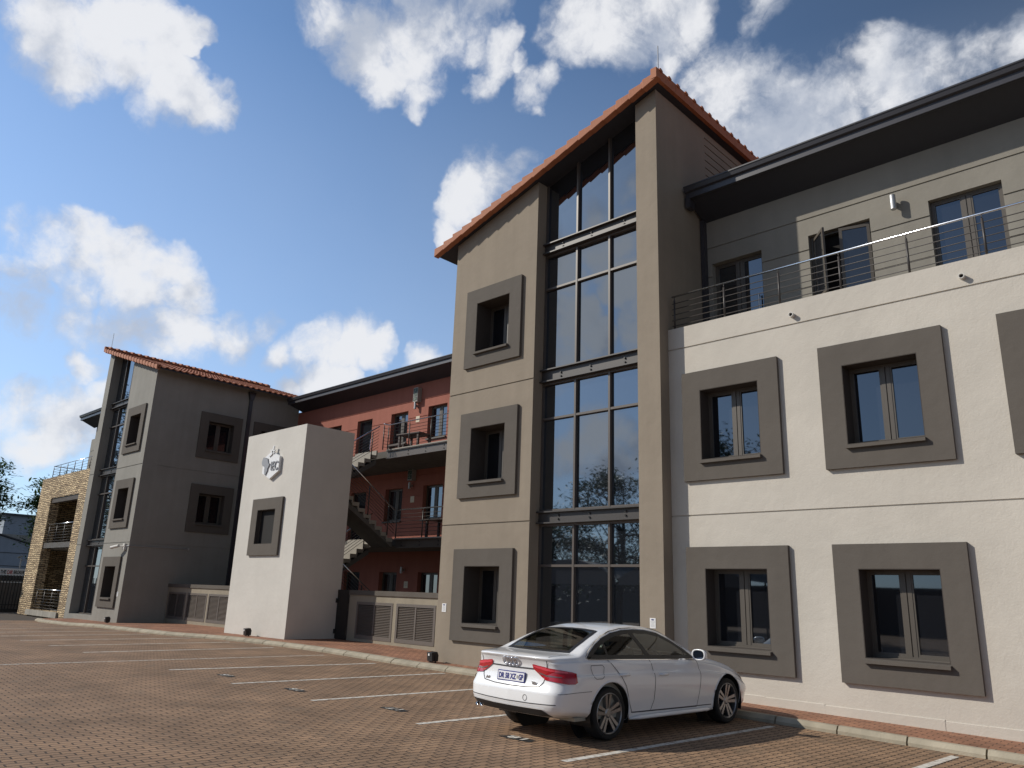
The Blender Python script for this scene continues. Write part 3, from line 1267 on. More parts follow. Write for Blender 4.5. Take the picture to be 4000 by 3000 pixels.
# the window with its casements standing open
a, b = UW[0]
P = Pmap('front', BY)
mb = MB()
fw = .05
pbox(mb, P, a, a + fw, 7.85, 9.38, .11, .2)
pbox(mb, P, b - fw, b, 7.85, 9.38, .11, .2)
pbox(mb, P, a + fw, b - fw, 9.33, 9.38, .11, .2)
pbox(mb, P, a + fw, b - fw, 7.85, 7.9, .11, .2)
ow = mb.build('window', 'frame_brown', B)
ow['label'] = 'upper window with both casements swung open'
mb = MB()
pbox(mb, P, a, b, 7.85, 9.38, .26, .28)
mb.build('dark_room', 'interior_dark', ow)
for (hx, sgn, ang) in ((a + fw, 1, 50), (b - fw, -1, 14)):
    wdt = (b - a) / 2 - fw
    d = Vector((sgn * math.cos(R(ang)), -math.sin(R(ang)), 0))
    nn = Vector((-d.y, d.x, 0)) * .04
    o = Vector((hx, BY + .12, 7.91))
    m2 = MB()
    zz = Vector((0, 0, 1.41))
    m2.obox(o, d * .06, nn, zz)
    m2.obox(o + d * (wdt - .06), d * .06, nn, zz)
    m2.obox(o + d * .06, d * (wdt - .12), nn, Vector((0, 0, .06)))
    m2.obox(o + d * .06 + Vector((0, 0, 1.35)), d * (wdt - .12), nn, Vector((0, 0, .06)))
    cs = m2.build('casement', 'frame_brown', ow, fixn=True)
    m2 = MB()
    m2.obox(o + d * .06 + nn * .4 + Vector((0, 0, .06)), d * (wdt - .12), nn * .2, Vector((0, 0, 1.29)))
    m2.build('pane', 'window_glass', ow, fixn=True)


def eave(x0, x1, ywall, zwall, ygut, zb, zt, parent, yback, zback, endcap=True):
    mb = MB()
    prof = [(ywall, zwall), (ygut + .12, zb + .02), (ygut + .12, zb + .16), (ywall, zwall + .16)]
    mb.prism([(x0, y, z) for y, z in prof], (x1 - x0, 0, 0))
    so = MB()
    so = mb
    roofm = MB()
    roofm.prism([(x0, ygut + .02, zt - .03), (x0, ygut + .02, zt - .12), (x0, yback, zback - .12), (x0, yback, zback)], (x1 - x0, 0, 0))
    roof = roofm.build('roof', 'roof_tile', parent, fixn=True)
    so.build('soffit', 'soffit_paint', roof, fixn=True)
    g = MB()
    prof = [(ygut + .13, zb), (ygut + .05, zb), (ygut + .05, zb + (zt - zb) * .48), (ygut - .01, zb + (zt - zb) * .56), (ygut - .04, zt - .035), (ygut - .055, zt - .03),
            (ygut - .055, zt), (ygut + .0, zt), (ygut + .02, zt - .05), (ygut + .13, zt - .05)]
    g.prism([(x0, y, z) for y, z in prof], (x1 - x0, 0, 0))
    g.build('gutter', 'gutter_metal', roof, fixn=True)
    return roof


eave(.05, 14.0, BY, 10.47, 1.08, 10.77, 11.05, B, 8.0, 13.2)
mb = MB()
mb.box(.02, .11, 1.80, 1.95, 6.95, 10.5)
mb.box(.04, .16, 1.12, 1.36, 10.55, 10.80)
mb.build('downpipe', 'gutter_metal', B)


def railing(parent, pts, zb, zt, nbar, posts, rr=.022, name='balcony_railing', top='stainless', post='rail_dark', bar_r=.0085):
    """handrail along pts (x,y) at height zt, posts at points"""
    mb = MB()
    mb.tube([(x, y, zt) for x, y in pts], rr, 8)
    h = mb.build(name, top, parent, smooth=True)
    for k in range(nbar):
        z = zb + (zt - .13 - zb) * (k + .75) / nbar
        m2 = MB()
        m2.tube([(x, y, z) for x, y in pts], bar_r, 6)
        m2.build('rail', post, h, smooth=True)
    for (x, y) in posts:
        m2 = MB()
        m2.tube([(x, y, zb - .02), (x, y, zt - .09)], .021, 8)
        m2.tube([(x, y, zt - .09), (x, y, zt - .01)], .009, 6)
        m2.build('post', post, h, smooth=True)
    return h


railing(B, [(.06, .42), (14, .42)], 7.33, 8.10, 5, [(.118 + 1.172 * k, .42) for k in range(12)])
for x in (2.73, 5.61, 8.5):
    m = MB()
    m.lathe([(.034, 0), (.046, 0), (.046, .14), (.034, .14), (.034, 0)], (x, WY - .09, 7.03), 'y', 16)
    m.lathe([(0, .04), (.034, .04)], (x, WY - .09, 7.03), 'y', 16, mi=1)
    m.build('drain_spout', ['pvc_white', 'interior_dark'], B)

# --- red courtyard wing
RY = 7.2
RC = ((-16.08, -14.88), (-18.61, -17.42), (-23.65, -22.45))
LEV = (0.12, 3.60, 6.95)
holes = []
for z in LEV:
    zz = 2.40 if z > 1 else 2.40
    holes += [(a, b, z + 1.02, z + zz) for a, b in RC] + [(-21.15, -20.0, z + .02, z + zz)]
holes += [(-13.5, -12.3, z + 1.02, z + 2.4) for z in LEV]
wall('wall', 'red_plaster', B, 'front', -26.5, -6.3, -.2, 10.5, RY, t=.35, holes=holes, grooves=(9.72, 8.98, 6.45, 5.6))
for z in LEV:
    for (a, b) in RC + ((-13.5, -12.3),):
        window(B, 'front', RY, a, b, z + 1.02, z + 2.40, depth=.24, sill=True)
    window(B, 'front', RY, -21.15, -20.0, z + .02, z + 2.40, depth=.2, sill=False, door=True, mull=False)
eave(-26.1, -6.56, RY, 10.46, 6.25, 10.70, 10.98, B, 12.0, 13.0)


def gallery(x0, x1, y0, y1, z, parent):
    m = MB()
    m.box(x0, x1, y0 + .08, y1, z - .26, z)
    g = m.build('gallery_floor', 'shaded_concrete', parent)
    m = MB()
    m.box(x0, x1, y0 + .05, y0 + .08, z - .34, z - .03)
    m.box(x0, x1, y0 - .01, y0 + .05, z - .06, z - .03)
    m.box(x0, x1, y0 - .01, y0 + .05, z - .34, z - .315)
    m.build('edge_beam', 'steel_brown', g)
    x = x1 - .5
    while x > x0 + .3 and y0 < 5:
        for dz in (.13, .25):
            m = MB()
            m.lathe([(0, -.02), (.022, -.02), (.022, 0), (0, 0)], (x, y0 + .05, z - dz), 'y', 8)
            m.build('bolt', 'bolt_black', g)
        x -= 1.0
    m = MB()
    m.box(x0, x1, y0 - .03, y0 + .08, z - .03, z + .012)
    m.build('nosing', 'step_concrete', g)
    return g


gallery(-15.15, -6.4, 4.5, 7.2, 6.95, B)
gallery(-14.25, -6.4, 4.5, 7.2, 3.60, B)
for z in (6.95, 3.60):
    mb = MB()
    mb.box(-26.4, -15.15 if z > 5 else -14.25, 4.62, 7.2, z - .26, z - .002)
    mb.build('gallery_floor', 'shaded_concrete', B)
railing(B, [(-15.12, 4.25), (-15.12, 4.5), (-6.6, 4.5)], 6.95, 7.93, 7, [(-15.12, 4.28), (-15.12, 4.5)] + [(-13.85 + 1.24 * k, 4.5) for k in range(6)])
railing(B, [(-14.22, 4.5), (-6.6, 4.5)], 3.60, 4.63, 7, [(-14.22, 4.5)] + [(-12.75 + 1.4 * k, 4.5) for k in range(5)])


def flight(parent, xa, xb, ystart, zstart, dy, n, rise, going, handx=None, hname='stair_railing'):
    """steps descending from (ystart, zstart) along dy"""
    m = MB()
    for k in range(n):
        z1 = zstart - k * rise
        y0 = ystart + dy * going * k
        y1 = ystart + dy * going * (k + 1)
        m.box(xa, xb, min(y0, y1) - .003, max(y0, y1) + .003, z1 - rise - .13, z1 - rise)
        m.box(xa + .001, xb - .001, y0 - .03, y0 + .03, z1 - rise - .05, z1 - .0)
    st = m.build('staircase', 'step_concrete', parent)
    # sloping waist slab under the steps
    m = MB()
    ye, ze = ystart + dy * going * n, zstart - rise * n
    m.prism([(xa + .02, ystart, zstart - rise - .16), (xa + .02, ye, ze - .16), (xa + .02, ye, ze - .32), (xa + .02, ystart, zstart - rise - .36)], (xb - xa - .04, 0, 0))
    m.build('waist_slab', 'shaded_concrete', st, fixn=True)
    if handx is not None:
        a = Vector((handx, ystart, zstart + .95))
        b = Vector((handx, ye, ze + 1.0))
        m = MB()
        m.tube([a, b], .022, 8)
        h = m.build('handrail', 'stainless', st, smooth=True)
        for k in range(7):
            o = Vector((0, 0, -.13 - .115 * k))
            m = MB()
            m.tube([a + o, b + o], .0085, 6)
            m.build('rail', 'rail_dark', st, smooth=True)
        for t in (.12, .5, .88):
            p = a.lerp(b, t)
            m = MB()
            m.tube([p - Vector((0, 0, 1.1)), p - Vector((0, 0, .07))], .021, 8)
            m.build('post', 'rail_dark', st, smooth=True)
    return st


for zt_ in (6.95, 3.60):
    hgt = 3.35 if zt_ > 5 else 3.45
    n = 9
    rise = hgt / 2 / n
    flight(B, -16.95, -15.55, 4.10 + .25, zt_, -1, n, rise, .265, handx=-15.52)
    yl = 4.35 - .265 * n
    m = MB()
    m.box(-16.95, -14.2, 1.0 + .95, yl + .03, zt_ - hgt / 2 - .22, zt_ - hgt / 2 - .002)
    m.build('stair_landing', 'step_concrete', B)
    flight(B, -15.4, -14.2, yl, zt_ - hgt / 2, 1, n, rise, .265, handx=-14.17)

# --- left wing with the stone-clad balcony frame
SY = -.12
stw = wall('stone_frame', 'stone_cladding', B, 'front', -40.6, XM - .002, -.1, 7.15, SY, t=.45, holes=[(-38.5, -34.2, .22, 5.97)])
stw['label'] = 'balcony frame clad in rough tan ledge stone'
mb = MB()
mb.box(-40.6, -40.2, SY + .45, 1.95, -.1, 7.15)
mb.build('stone_frame', 'stone_cladding', B)
mb = MB()
mb.box(-40.15, XM, SY + .46, 1.95, 6.7, 7.0)
mb.box(-40.15, XM, SY + .46, 1.95, 3.30, 3.56)
mb.box(-40.15, XM, SY + .46, 1.95, -.1, .2)
mb.build('balcony_floor', 'concrete', B)
for (z0, z1) in ((3.33, 3.60), (5.72, 5.968)):
    mb = MB()
    mb.box(-38.5, -34.2, SY + .05, SY + .30, z0, z1)
    mb.build('edge_beam', 'steel_brown', B)
mb = MB()
mb.box(-38.9, -34.0, SY - .10, SY + .2, -.05, .215)
mb.build('threshold', 'concrete', B)
wall('wall', 'far_plaster', B, 'front', -40.45, XM, -.2, 9.78, 1.95, t=.3, grooves=(9.06, 8.22))
wall('wall', 'far_plaster', B, 'front', -39.95, XM, 9.78, 10.6, 1.95, t=.3)
mb = MB()
mb.box(-40.45, -40.15, 2.25, 9, -.2, 9.78)
mb.box(-39.95, -39.65, 2.25, 9, 9.78, 10.6)
mb.build('wall', 'far_plaster', B)
eave(-40.4, XM, 1.95, 10.47, 1.08, 10.77, 11.05, B, 8.0, 13.2)
railing(B, [(-38.5, SY + .12), (-34.2, SY + .12)], 3.60, 4.57, 6, [(-38.2 + 1.2 * k, SY + .12) for k in range(4)])
railing(B, [(-38.5, SY + .12), (-34.2, SY + .12)], .22, 1.23, 6, [(-38.2 + 1.2 * k, SY + .12) for k in range(4)])
railing(B, [(-39.75, 1.9), (-39.75, SY + .2), (-33.4, SY + .2)], 7.15, 7.86, 4, [(-39.75, 1.0), (-39.75, SY + .2)] + [(-38.6 + 1.15 * k, SY + .2) for k in range(5)])
# ------------------------------------------------------------------ white stair pylon
PY = 0.02
PX0, PX1, PT = -17.43, -13.56, 6.96
T = empty('sign_tower', (-15.5, .9, .2), label='tall white rendered tower block carrying the hexagon emblem beside the courtyard stairs', cat='tower')
wall('wall', 'pylon_plaster', T, 'front', PX0, PX1, -.1, PT, PY, t=.3, holes=[(-16.02, -14.85, 3.11, 4.25)])
wall('wall', 'pylon_plaster', T, 'east', PY + .3, 1.9, -.1, PT, PX1, t=.3)
mb = MB()
mb.box(PX0, PX0 + .3, PY + .3, 1.9, -.1, PT)
mb.box(PX0 + .3, PX1 - .3, 1.6, 1.9, -.1, PT)
mb.box(PX0 + .3, PX1 - .3, PY + .3, 1.6, PT - .2, PT - .02)
mb.build('wall', 'pylon_plaster', T)
w = window(T, 'front', PY, -16.02, -14.85, 3.11, 4.25, depth=.10, surround=(-16.40, -14.46, 2.745, 4.625), th=.075, sill=False, mull=False, glass='interior_dark', fw=.02)

# emblem: hexagon, map outline, tick and letters
LG = empty('emblem_sign', (-15.45, PY, 5.75), label='white hexagon emblem with grey Africa outline, tick and raised IEC letters', cat='sign')
hx = [(-15.45 + .53 * sx, z) for sx, z in ((0, 6.22), (1, 6.0), (1, 5.5), (0, 5.27), (-1, 5.5), (-1, 6.0))]
mb = MB()
mb.prism([(x, PY - .10, z) for x, z in hx], (0, .09, 0))
mb.build('hexagon_panel', 'sign_white', LG, fixn=True)
AF = [(-.02, 1.0), (.18, .98), (.30, .97), (.36, .90), (.52, .93), (.62, .90), (.70, .74), (.80, .60), (.98, .60), (.88, .47), (.74, .34), (.74, .22), (.62, .12), (.52, .0),
      (.40, .0), (.33, .16), (.30, .30), (.32, .42), (.22, .52), (-.0, .52), (-.12, .60), (-.18, .72), (-.12, .86)]
mb = MB()
mb.prism([(-15.93 + .46 * a, PY - .135, 5.42 + .62 * b) for a, b in AF], (0, .032, 0))
mb.build('africa_map', 'sign_grey', LG, fixn=True)
text_mesh('IEC', .3, 'sign_grey', 'letters', LG, (-15.17, PY - .12, 5.70), (1, 0, 0), (0, 0, 1), depth=.018, fit=(.44, .30), bold=.002)
mb = MB()
q = lambda a, b: (-15.40 + a, PY - .13, 6.15 + b)
for (p0, p1, wd) in ((q(-.17, -.10), q(.0, -.02), .06), (q(.0, -.02), q(.08, .24), .06), (q(-.12, .10), q(.13, -.02), .05), (q(.02, .02), q(.15, .08), .05)):
    d = (Vector(p1) - Vector(p0))
    nrm = Vector((-d.z, 0, d.x)).normalized() * wd
    mb.obox(Vector(p0) - nrm / 2, d, (0, .04, 0), nrm)
mb.build('tick_mark', 'sign_white', LG, fixn=True)

# ------------------------------------------------------------------ louvred plant-room walls and the gate
LY = 1.80


def louvre_wall(x0, x1, panels, label, name='louvred_wall'):
    t = empty(name, ((x0 + x1) / 2, LY, pave((x0 + x1) / 2)), label=label, cat='wall', group='louvred plant room walls')
    wall('wall', 'louvre_plaster', t, 'front', x0, x1, -.1, 1.62, LY, t=.25, recess=[(a, b, .30, 1.40, .08) for a, b in panels])
    mb = MB()
    mb.box(x0, x1, LY - .04, LY + .29, 1.60, 1.745)
    mb.build('coping', 'dark_plaster', t)
    for (a, b) in panels:
        m = MB()
        f = .085
        y0, y1 = LY - .012, LY + .07
        m.box(a, a + f, y0, y1, .30, 1.40)
        m.box(b - f, b, y0, y1, .30, 1.40)
        m.box(a + f, b - f, y0, y1, 1.40 - f, 1.40)
        m.box(a + f, b - f, y0, y1, .30, .30 + f + .03)
        c = (a + b) / 2
        m.box(c - .03, c + .03, y0 + .01, y1, .30 + f + .03, 1.40 - f)
        p = m.build('louvre_panel', 'louvre_grey', t)
        m = MB()
        n = 19
        for k in range(n):
            z = .425 + (.885) * k / n
            for (s0, s1) in ((a + f, c - .03), (c + .03, b - f)):
                m.prism([(s0, y0 + .018, z), (s0, y1, z + .045), (s0, y1, z + .055), (s0, y0 + .012, z + .012)], (s1 - s0, 0, 0))
        m.build('slats', 'louvre_grey', p, fixn=True)
    return t


louvre_wall(-12.87, -6.57, ((-12.45, -10.62), (-10.45, -8.67), (-8.5, -6.75)), 'low louvred wall between the black gate and the near grey tower')
louvre_wall(-26.49, -17.44, ((-26.35, -24.66), (-24.52, -22.72), (-22.58, -20.78), (-20.64, -18.84)), 'low louvred wall half in shade left of the white tower')

GT = empty('gate', (-13.2, LY, .2), label='black slatted steel gate beside the white tower', cat='gate')
mb = MB()
mb.box(-13.545, -13.50, LY, LY + .05, .24, 1.74)
mb.box(-12.925, -12.88, LY, LY + .05, .24, 1.74)
for z in (.24, .95, 1.69):
    mb.box(-13.50, -12.925, LY + .005, LY + .045, z, z + .05)
mb.build('gate_frame', 'gate_black', GT)
mb = MB()
for k in range(9):
    x = -13.49 + .0625 * k
    mb.box(x, x + .05, LY - .012, LY + .005, .20, 1.72)
mb.build('slats', 'gate_black', GT)
for z in (.45, 1.40):
    mb = MB()
    mb.lathe([(0, -.07), (.028, -.07), (.028, .07), (0, .07)], (-13.53, LY - .04, z), 'z', 10)
    mb.build('hinge', 'gate_black', GT)


# ------------------------------------------------------------------ floodlights, notices, lamps, signs, camera
def floodlight(x, y, label):
    z = pave(x)
    t = empty('floodlight', (x, y, z), R(-8), label=label, cat='floodlight', group='ground floodlights along the facade')
    m = MB()
    m.prism([(-.11, -.09, .03), (-.11, -.11, .23), (-.11, .05, .25), (-.11, .09, .17), (-.11, .08, .03)], (.22, 0, 0))
    m.build('housing', 'black_plastic', t, local=True, fixn=True, bevel=.008)
    m = MB()
    m.box(-.03, .02, -.122, -.10, .155, .205)
    m.build('sticker', 'sign_white', t, local=True)
    m = MB()
    m.box(-.125, -.112, -.02, .02, 0, .18)
    m.box(.112, .125, -.02, .02, 0, .18)
    m.box(-.125, .125, -.05, .05, 0, .012)
    m.build('bracket', 'black_plastic', t, local=True)
    return t


floodlight(-6.30, -.28, 'black floodlight box at the foot of the near grey tower')
floodlight(-15.34, -.25, 'black floodlight box at the foot of the white emblem tower')
floodlight(-26.55, -.50, 'black floodlight box at the foot of the far grey tower')


def notice(x, y, z, w, h, label):
    t = empty('notice', (x, y, z), label=label, cat='notice', group='white notices on the tower walls')
    m = MB()
    m.box(x - w / 2, x + w / 2, y - .008, y - .001, z - h / 2, z + h / 2)
    m.build('board', 'sign_white', t)
    m = MB()
    n = 16
    m.poly([(x + w * .28 * math.cos(2 * math.pi * k / n), y - .0095, z + h * .33 + h * .07 * math.sin(2 * math.pi * k / n)) for k in range(n)])
    m.build('oval_badge', 'logo_blue', t)
    m = MB()
    rg = random.Random(int(x * 10))
    for k in range(7):
        zz = z + h * (.16 - .085 * k)
        ww = w * rg.uniform(.24, .38)
        m.box(x - ww, x + ww, y - .0095, y - .0085, zz - h * .012, zz + h * .012)
    m.build('print_lines', 'sign_grey', t)


notice(-6.31, 0.0, 1.40, .15, .20, 'small white notice on the left corner of the near grey tower')
notice(-.265, 0.0, 1.32, .13, .19, 'small white notice on the tower pier above the car roof')
notice(-26.88, YL, 1.24, .14, .19, 'small white notice on the far grey tower')


def wall_lamp(x, y, z, h, label, grp='cylinder wall lamps'):
    t = empty('wall_lamp', (x, y, z), label=label, cat='wall lamp', group=grp)
    m = MB()
    m.lathe([(0, -h / 2), (.046, -h / 2), (.055, -h / 2 + .012), (.055, h / 2 - .02), (.048, h / 2), (0, h / 2)], (x, y - .15, z), 'z', 18)
    m.build('shade', 'galvanised', t, smooth=False)
    m = MB()
    m.box(x - .03, x + .03, y - .11, y - .001, z - .05, z + .05)
    m.build('bracket', 'galvanised', t)


wall_lamp(4.28, BY, 9.49, .32, 'steel cylinder wall lamp on the upper terrace wall of the white wing')
wall_lamp(-16.80, RY, 9.46, .30, 'steel cylinder wall lamp below the sunlit exit sign on the top gallery')
wall_lamp(-16.80, RY, 6.03, .28, 'steel cylinder wall lamp below the shaded exit sign on the middle gallery')
wall_lamp(-16.95, RY, 2.60, .26, 'steel cylinder wall lamp on the dark ground floor courtyard wall')


def exit_sign(z1, label):
    x0, x1, y = -16.89, -16.60, RY - .22
    h = .62
    t = empty('exit_sign', (-16.75, RY, z1 - h / 2), label=label, cat='exit sign', group='upright escape route signs on the red wall')
    m = MB()
    m.box(x0, x1, y, RY - .001, z1 - h, z1)
    m.build('light_box', 'light_box', t)
    m = MB()
    c = (h - .05) / 3
    for k in range(3):
        m.box(x0 + .022, x1 - .018, y - .006, y - .001, z1 - .02 - c * (k + 1) + .010, z1 - .02 - c * k - .010)
    m.build('face', 'sign_green', t)
    m = MB()
    mid = (x0 + x1) / 2

    def bar(ax, az, bx, bz, w, k):
        zc = z1 - .02 - c * (k + .5)
        p, q_ = Vector((mid + ax, y - .012, zc + az)), Vector((mid + bx, y - .012, zc + bz))
        d = q_ - p
        nrm = Vector((-d.z, 0, d.x)).normalized() * w
        m.obox(p - nrm / 2, d, (0, .005, 0), nrm)
    # running figure
    bar(.0, .03, -.02, -.02, .024, 0)
    bar(-.02, -.02, -.06, -.06, .018, 0)
    bar(-.02, -.02, .03, -.045, .018, 0)
    bar(.03, -.045, .025, -.075, .016, 0)
    bar(-.05, .02, .05, .01, .014, 0)
    bar(.005, .045, .03, .06, .026, 0)
    # stairs
    for k in range(3):
        bar(-.06 + .04 * k, -.05 + .035 * k, -.02 + .04 * k, -.05 + .035 * k, .013, 1)
        bar(-.022 + .04 * k, -.05 + .035 * k, -.022 + .04 * k, -.015 + .035 * k, .013, 1)
    # arrow
    bar(.06, .0, -.05, .0, .026, 2)
    bar(-.06, .0, -.0, .055, .024, 2)
    bar(-.06, .0, -.0, -.055, .024, 2)
    m.build('pictogram', 'sign_mark', t, fixn=True)


exit_sign(10.24, 'upright exit sign catching the sun on the top gallery red wall')
exit_sign(6.86, 'upright exit sign in shade on the middle gallery red wall')


def floor_plate(z, txt, label, x=-16.74):
    t = empty('floor_plate', (x, RY, z), label=label, cat='sign', group='cream floor number plates')
    m = MB()
    m.box(x - .12, x + .12, RY - .012, RY - .001, z - .13, z + .13)
    m.build('plate', 'cream_plate', t)
    text_mesh(txt, .16, 'sign_grey', 'numeral', t, (x, RY - .014, z), (1, 0, 0), (0, 0, 1), depth=.002)


floor_plate(8.89, '2', 'cream floor number plate on the sunlit top gallery wall')
floor_plate(5.47, '1', 'cream floor number plate on the shaded middle gallery wall')
floor_plate(2.03, 'G', 'cream floor letter plate on the dark ground floor wall', -16.78)


def table_set(x, y, z, label, bench=True):
    t = empty('picnic_table', (x, y, z), R(6), label=label, cat='table', group='dark wooden tables on the galleries')
    m = MB()
    for k in range(5):
        m.box(-.62, .62, -.40 + .162 * k, -.40 + .162 * k + .15, .68, .72)
    m.build('tabletop', 'wood_dark', t, local=True)
    for sx in (-.54, .46):
        for sy in (-.36, .28):
            m = MB()
            m.box(sx, sx + .08, sy, sy + .08, 0, .68)
            m.build('leg', 'wood_dark', t, local=True)
    if bench:
        b = empty('bench', (x - 1.05, y + .05, z), R(4), label='low dark wooden bench left of the top gallery table', cat='bench')
        m = MB()
        for k in range(3):
            m.box(-.5, .5, -.18 + .125 * k, -.18 + .125 * k + .11, .38, .42)
        m.build('seat', 'wood_dark', b, local=True)
        for sx in (-.45, .38):
            m = MB()
            m.box(sx, sx + .07, -.15, .15, 0, .38)
            m.build('leg', 'wood_dark', b, local=True)


table_set(-14.75, 5.5, 6.962, 'dark wooden table on the sunlit top gallery')
table_set(-12.9, 5.6, 3.612, 'dark wooden table on the shaded middle gallery', bench=False)

# security camera on the far tower with its cable conduit
t = empty('security_camera', (-26.7, YL - .1, 3.2), label='white security camera on the corner of the far grey tower', cat='security camera')
mb = MB()
mb.tube([(-27.55, YL - .34, 3.16), (-27.05, YL - .22, 3.24)], .065, 12)
mb.tube([(-27.10, YL - .24, 3.22), (-26.85, YL - .1, 3.22)], .025, 8)
mb.build('camera_body', 'pvc_white', t, smooth=False)
mb = MB()
mb.box(-26.95, -26.75, YL - .10, YL - .001, 3.08, 3.34)
mb.build('junction_box', 'pvc_white', t)
mb = MB()
mb.tube([(-26.75, YL - .03, 3.24), (-26.47, YL - .03, 3.24), (-26.47, 2.4, 3.26)], .016, 8)
mb.box(-26.5, -26.44, 2.38, 2.45, 3.22, 3.31)
mb.build('conduit', 'galvanised', t)

# ------------------------------------------------------------------ beyond the lot, on the left
mb = MB()
mb.quad((-60, -30, -.12), (-31.83, -30, -.12), (-31.83, 20, -.12), (-60, 20, -.12))
tag(mb.build('planting_bed', 'soil'), kind='structure')

FN = empty('fence', (-44, -4, -.1), label='dark steel palisade fence at the end of the car park', cat='fence')
mb = MB()
y = -14.0
while y < 5.5:
    mb.box(-44.015, -43.985, y - .022, y + .022, -.05, 1.92)
    y += .155
mb.build('bars', 'gate_black', FN)
mb = MB()
for z in (.25, 1.55):
    mb.box(-43.98, -43.93, -14, 5.5, z, z + .05)
mb.box(-44.2, -43.8, -14, 5.5, -.45, .05)
mb.build('fence_rails', 'gate_black', FN)

BW = empty('dark_wall', (-46.5, -3, -.1), label='dark boundary wall with white coping behind the palisade fence', cat='wall')
mb = MB()
mb.box(-46.7, -46.4, -16, 6, -.45, 1.48)
mb.build('wall', 'louvre_grey', BW)
mb = MB()
mb.box(-46.72, -46.36, -16, 6, 1.48, 1.60)
mb.build('coping', 'white_paint', BW)

BN = empty('banner', (-47.4, 1, 1.6), label='white banner reading THE CAR BROKER above the boundary wall', cat='banner')
mb = MB()
mb.box(-47.45, -47.40, -.35, 3.2, 1.90, 2.32)
mb.build('panel', 'sign_white', BN)
mb = MB()
mb.box(-47.46, -47.41, -1.2, 3.2, 1.45, 1.898)  # black strip painting the shade between banner and coping
for yy in (-.3, 1.2, 2.8):
    mb.box(-47.56, -47.46, yy, yy + .1, -.4, 2.2)
mb.build('banner_posts_shade', 'banner_black', BN)
for (txt, ya, yb, mt_) in (('THE', .36, .66, 'banner_black'), ('CAR', .71, 1.02, 'banner_red'), ('BROKER', 1.07, 1.66, 'banner_black')):
    text_mesh(txt, .3, mt_, 'lettering', BN, (-47.388, (ya + yb) / 2, 2.10), (0, 1, 0), (0, 0, 1), depth=.006, fit=(yb - ya, .22), bold=.006)

CP = empty('camera_pole', (-49, 1.75, -.3), label='thin white pole with two security cameras above the banner', cat='pole')
mb = MB()
mb.tube([(-49, 1.75, -.4), (-49, 1.75, 2.95)], .045, 8)
mb.build('mast', 'pvc_white', CP)
for (dy, dz) in ((-.05, .12), (.55, .02)):
    mb = MB()
    mb.tube([(-48.9, 1.70 + dy - .14, 2.95 + dz - .05), (-49.0, 1.70 + dy + .14, 2.95 + dz + .05)], .05, 8)
    mb.tube([(-49, 1.75, 2.85), (-49, 1.70 + dy, 2.93 + dz)], .02, 6)
    mb.build('camera', 'pvc_white', CP)

WH = empty('warehouse', (-100, 14, -.4), label='pale blue grey steel warehouse with sloping roofline in the distance', cat='warehouse')
mb = MB()
mb.prism([(-98, -14, -.45), (-98, 34, -.45), (-98, 34, .8), (-98, 8.4, 7.4), (-98, -14, .8)], (-30, 0, 0))
mb.build('wall', 'hazy_steel_sheet', WH, fixn=True)
mb = MB()
for (ya, yb, za, zb) in ((8.4, 34.3, 7.46, .78), (8.4, -14.3, 7.46, .86)):
    mb.prism([(-97.7, ya, za), (-97.7, yb, zb), (-97.7, yb, zb + .14), (-97.7, ya, za + .14)], (-30.6, 0, 0))
mb.build('roof', 'gutter_metal', WH, fixn=True)
mb = MB()
for z in (3.1, 4.6):
    mb.box(-97.99, -97.92, -6 + 4 * (z - 3), 22 - 4 * (z - 3), z, z + .06)
mb.build('cladding_joint', 'gutter_metal', WH)

TB = empty('plant_tower', (-118, 18, -.4), label='square blue glazed rooftop block standing over the warehouse', cat='building')
mb = MB()
mb.box(-124, -116, 15.7, 26, -.45, 7.6)
mb.build('base_wall', 'concrete', TB)
mb = MB()
mb.box(-123, -116.5, 16.3, 25, 7.6, 10.2)
mb.build('glazed_wall', 'hazy_steel_sheet', TB)
mb = MB()
mb.box(-124, -115.8, 15.6, 26, 10.2, 10.42)
mb.build('roof', 'gutter_metal', TB)


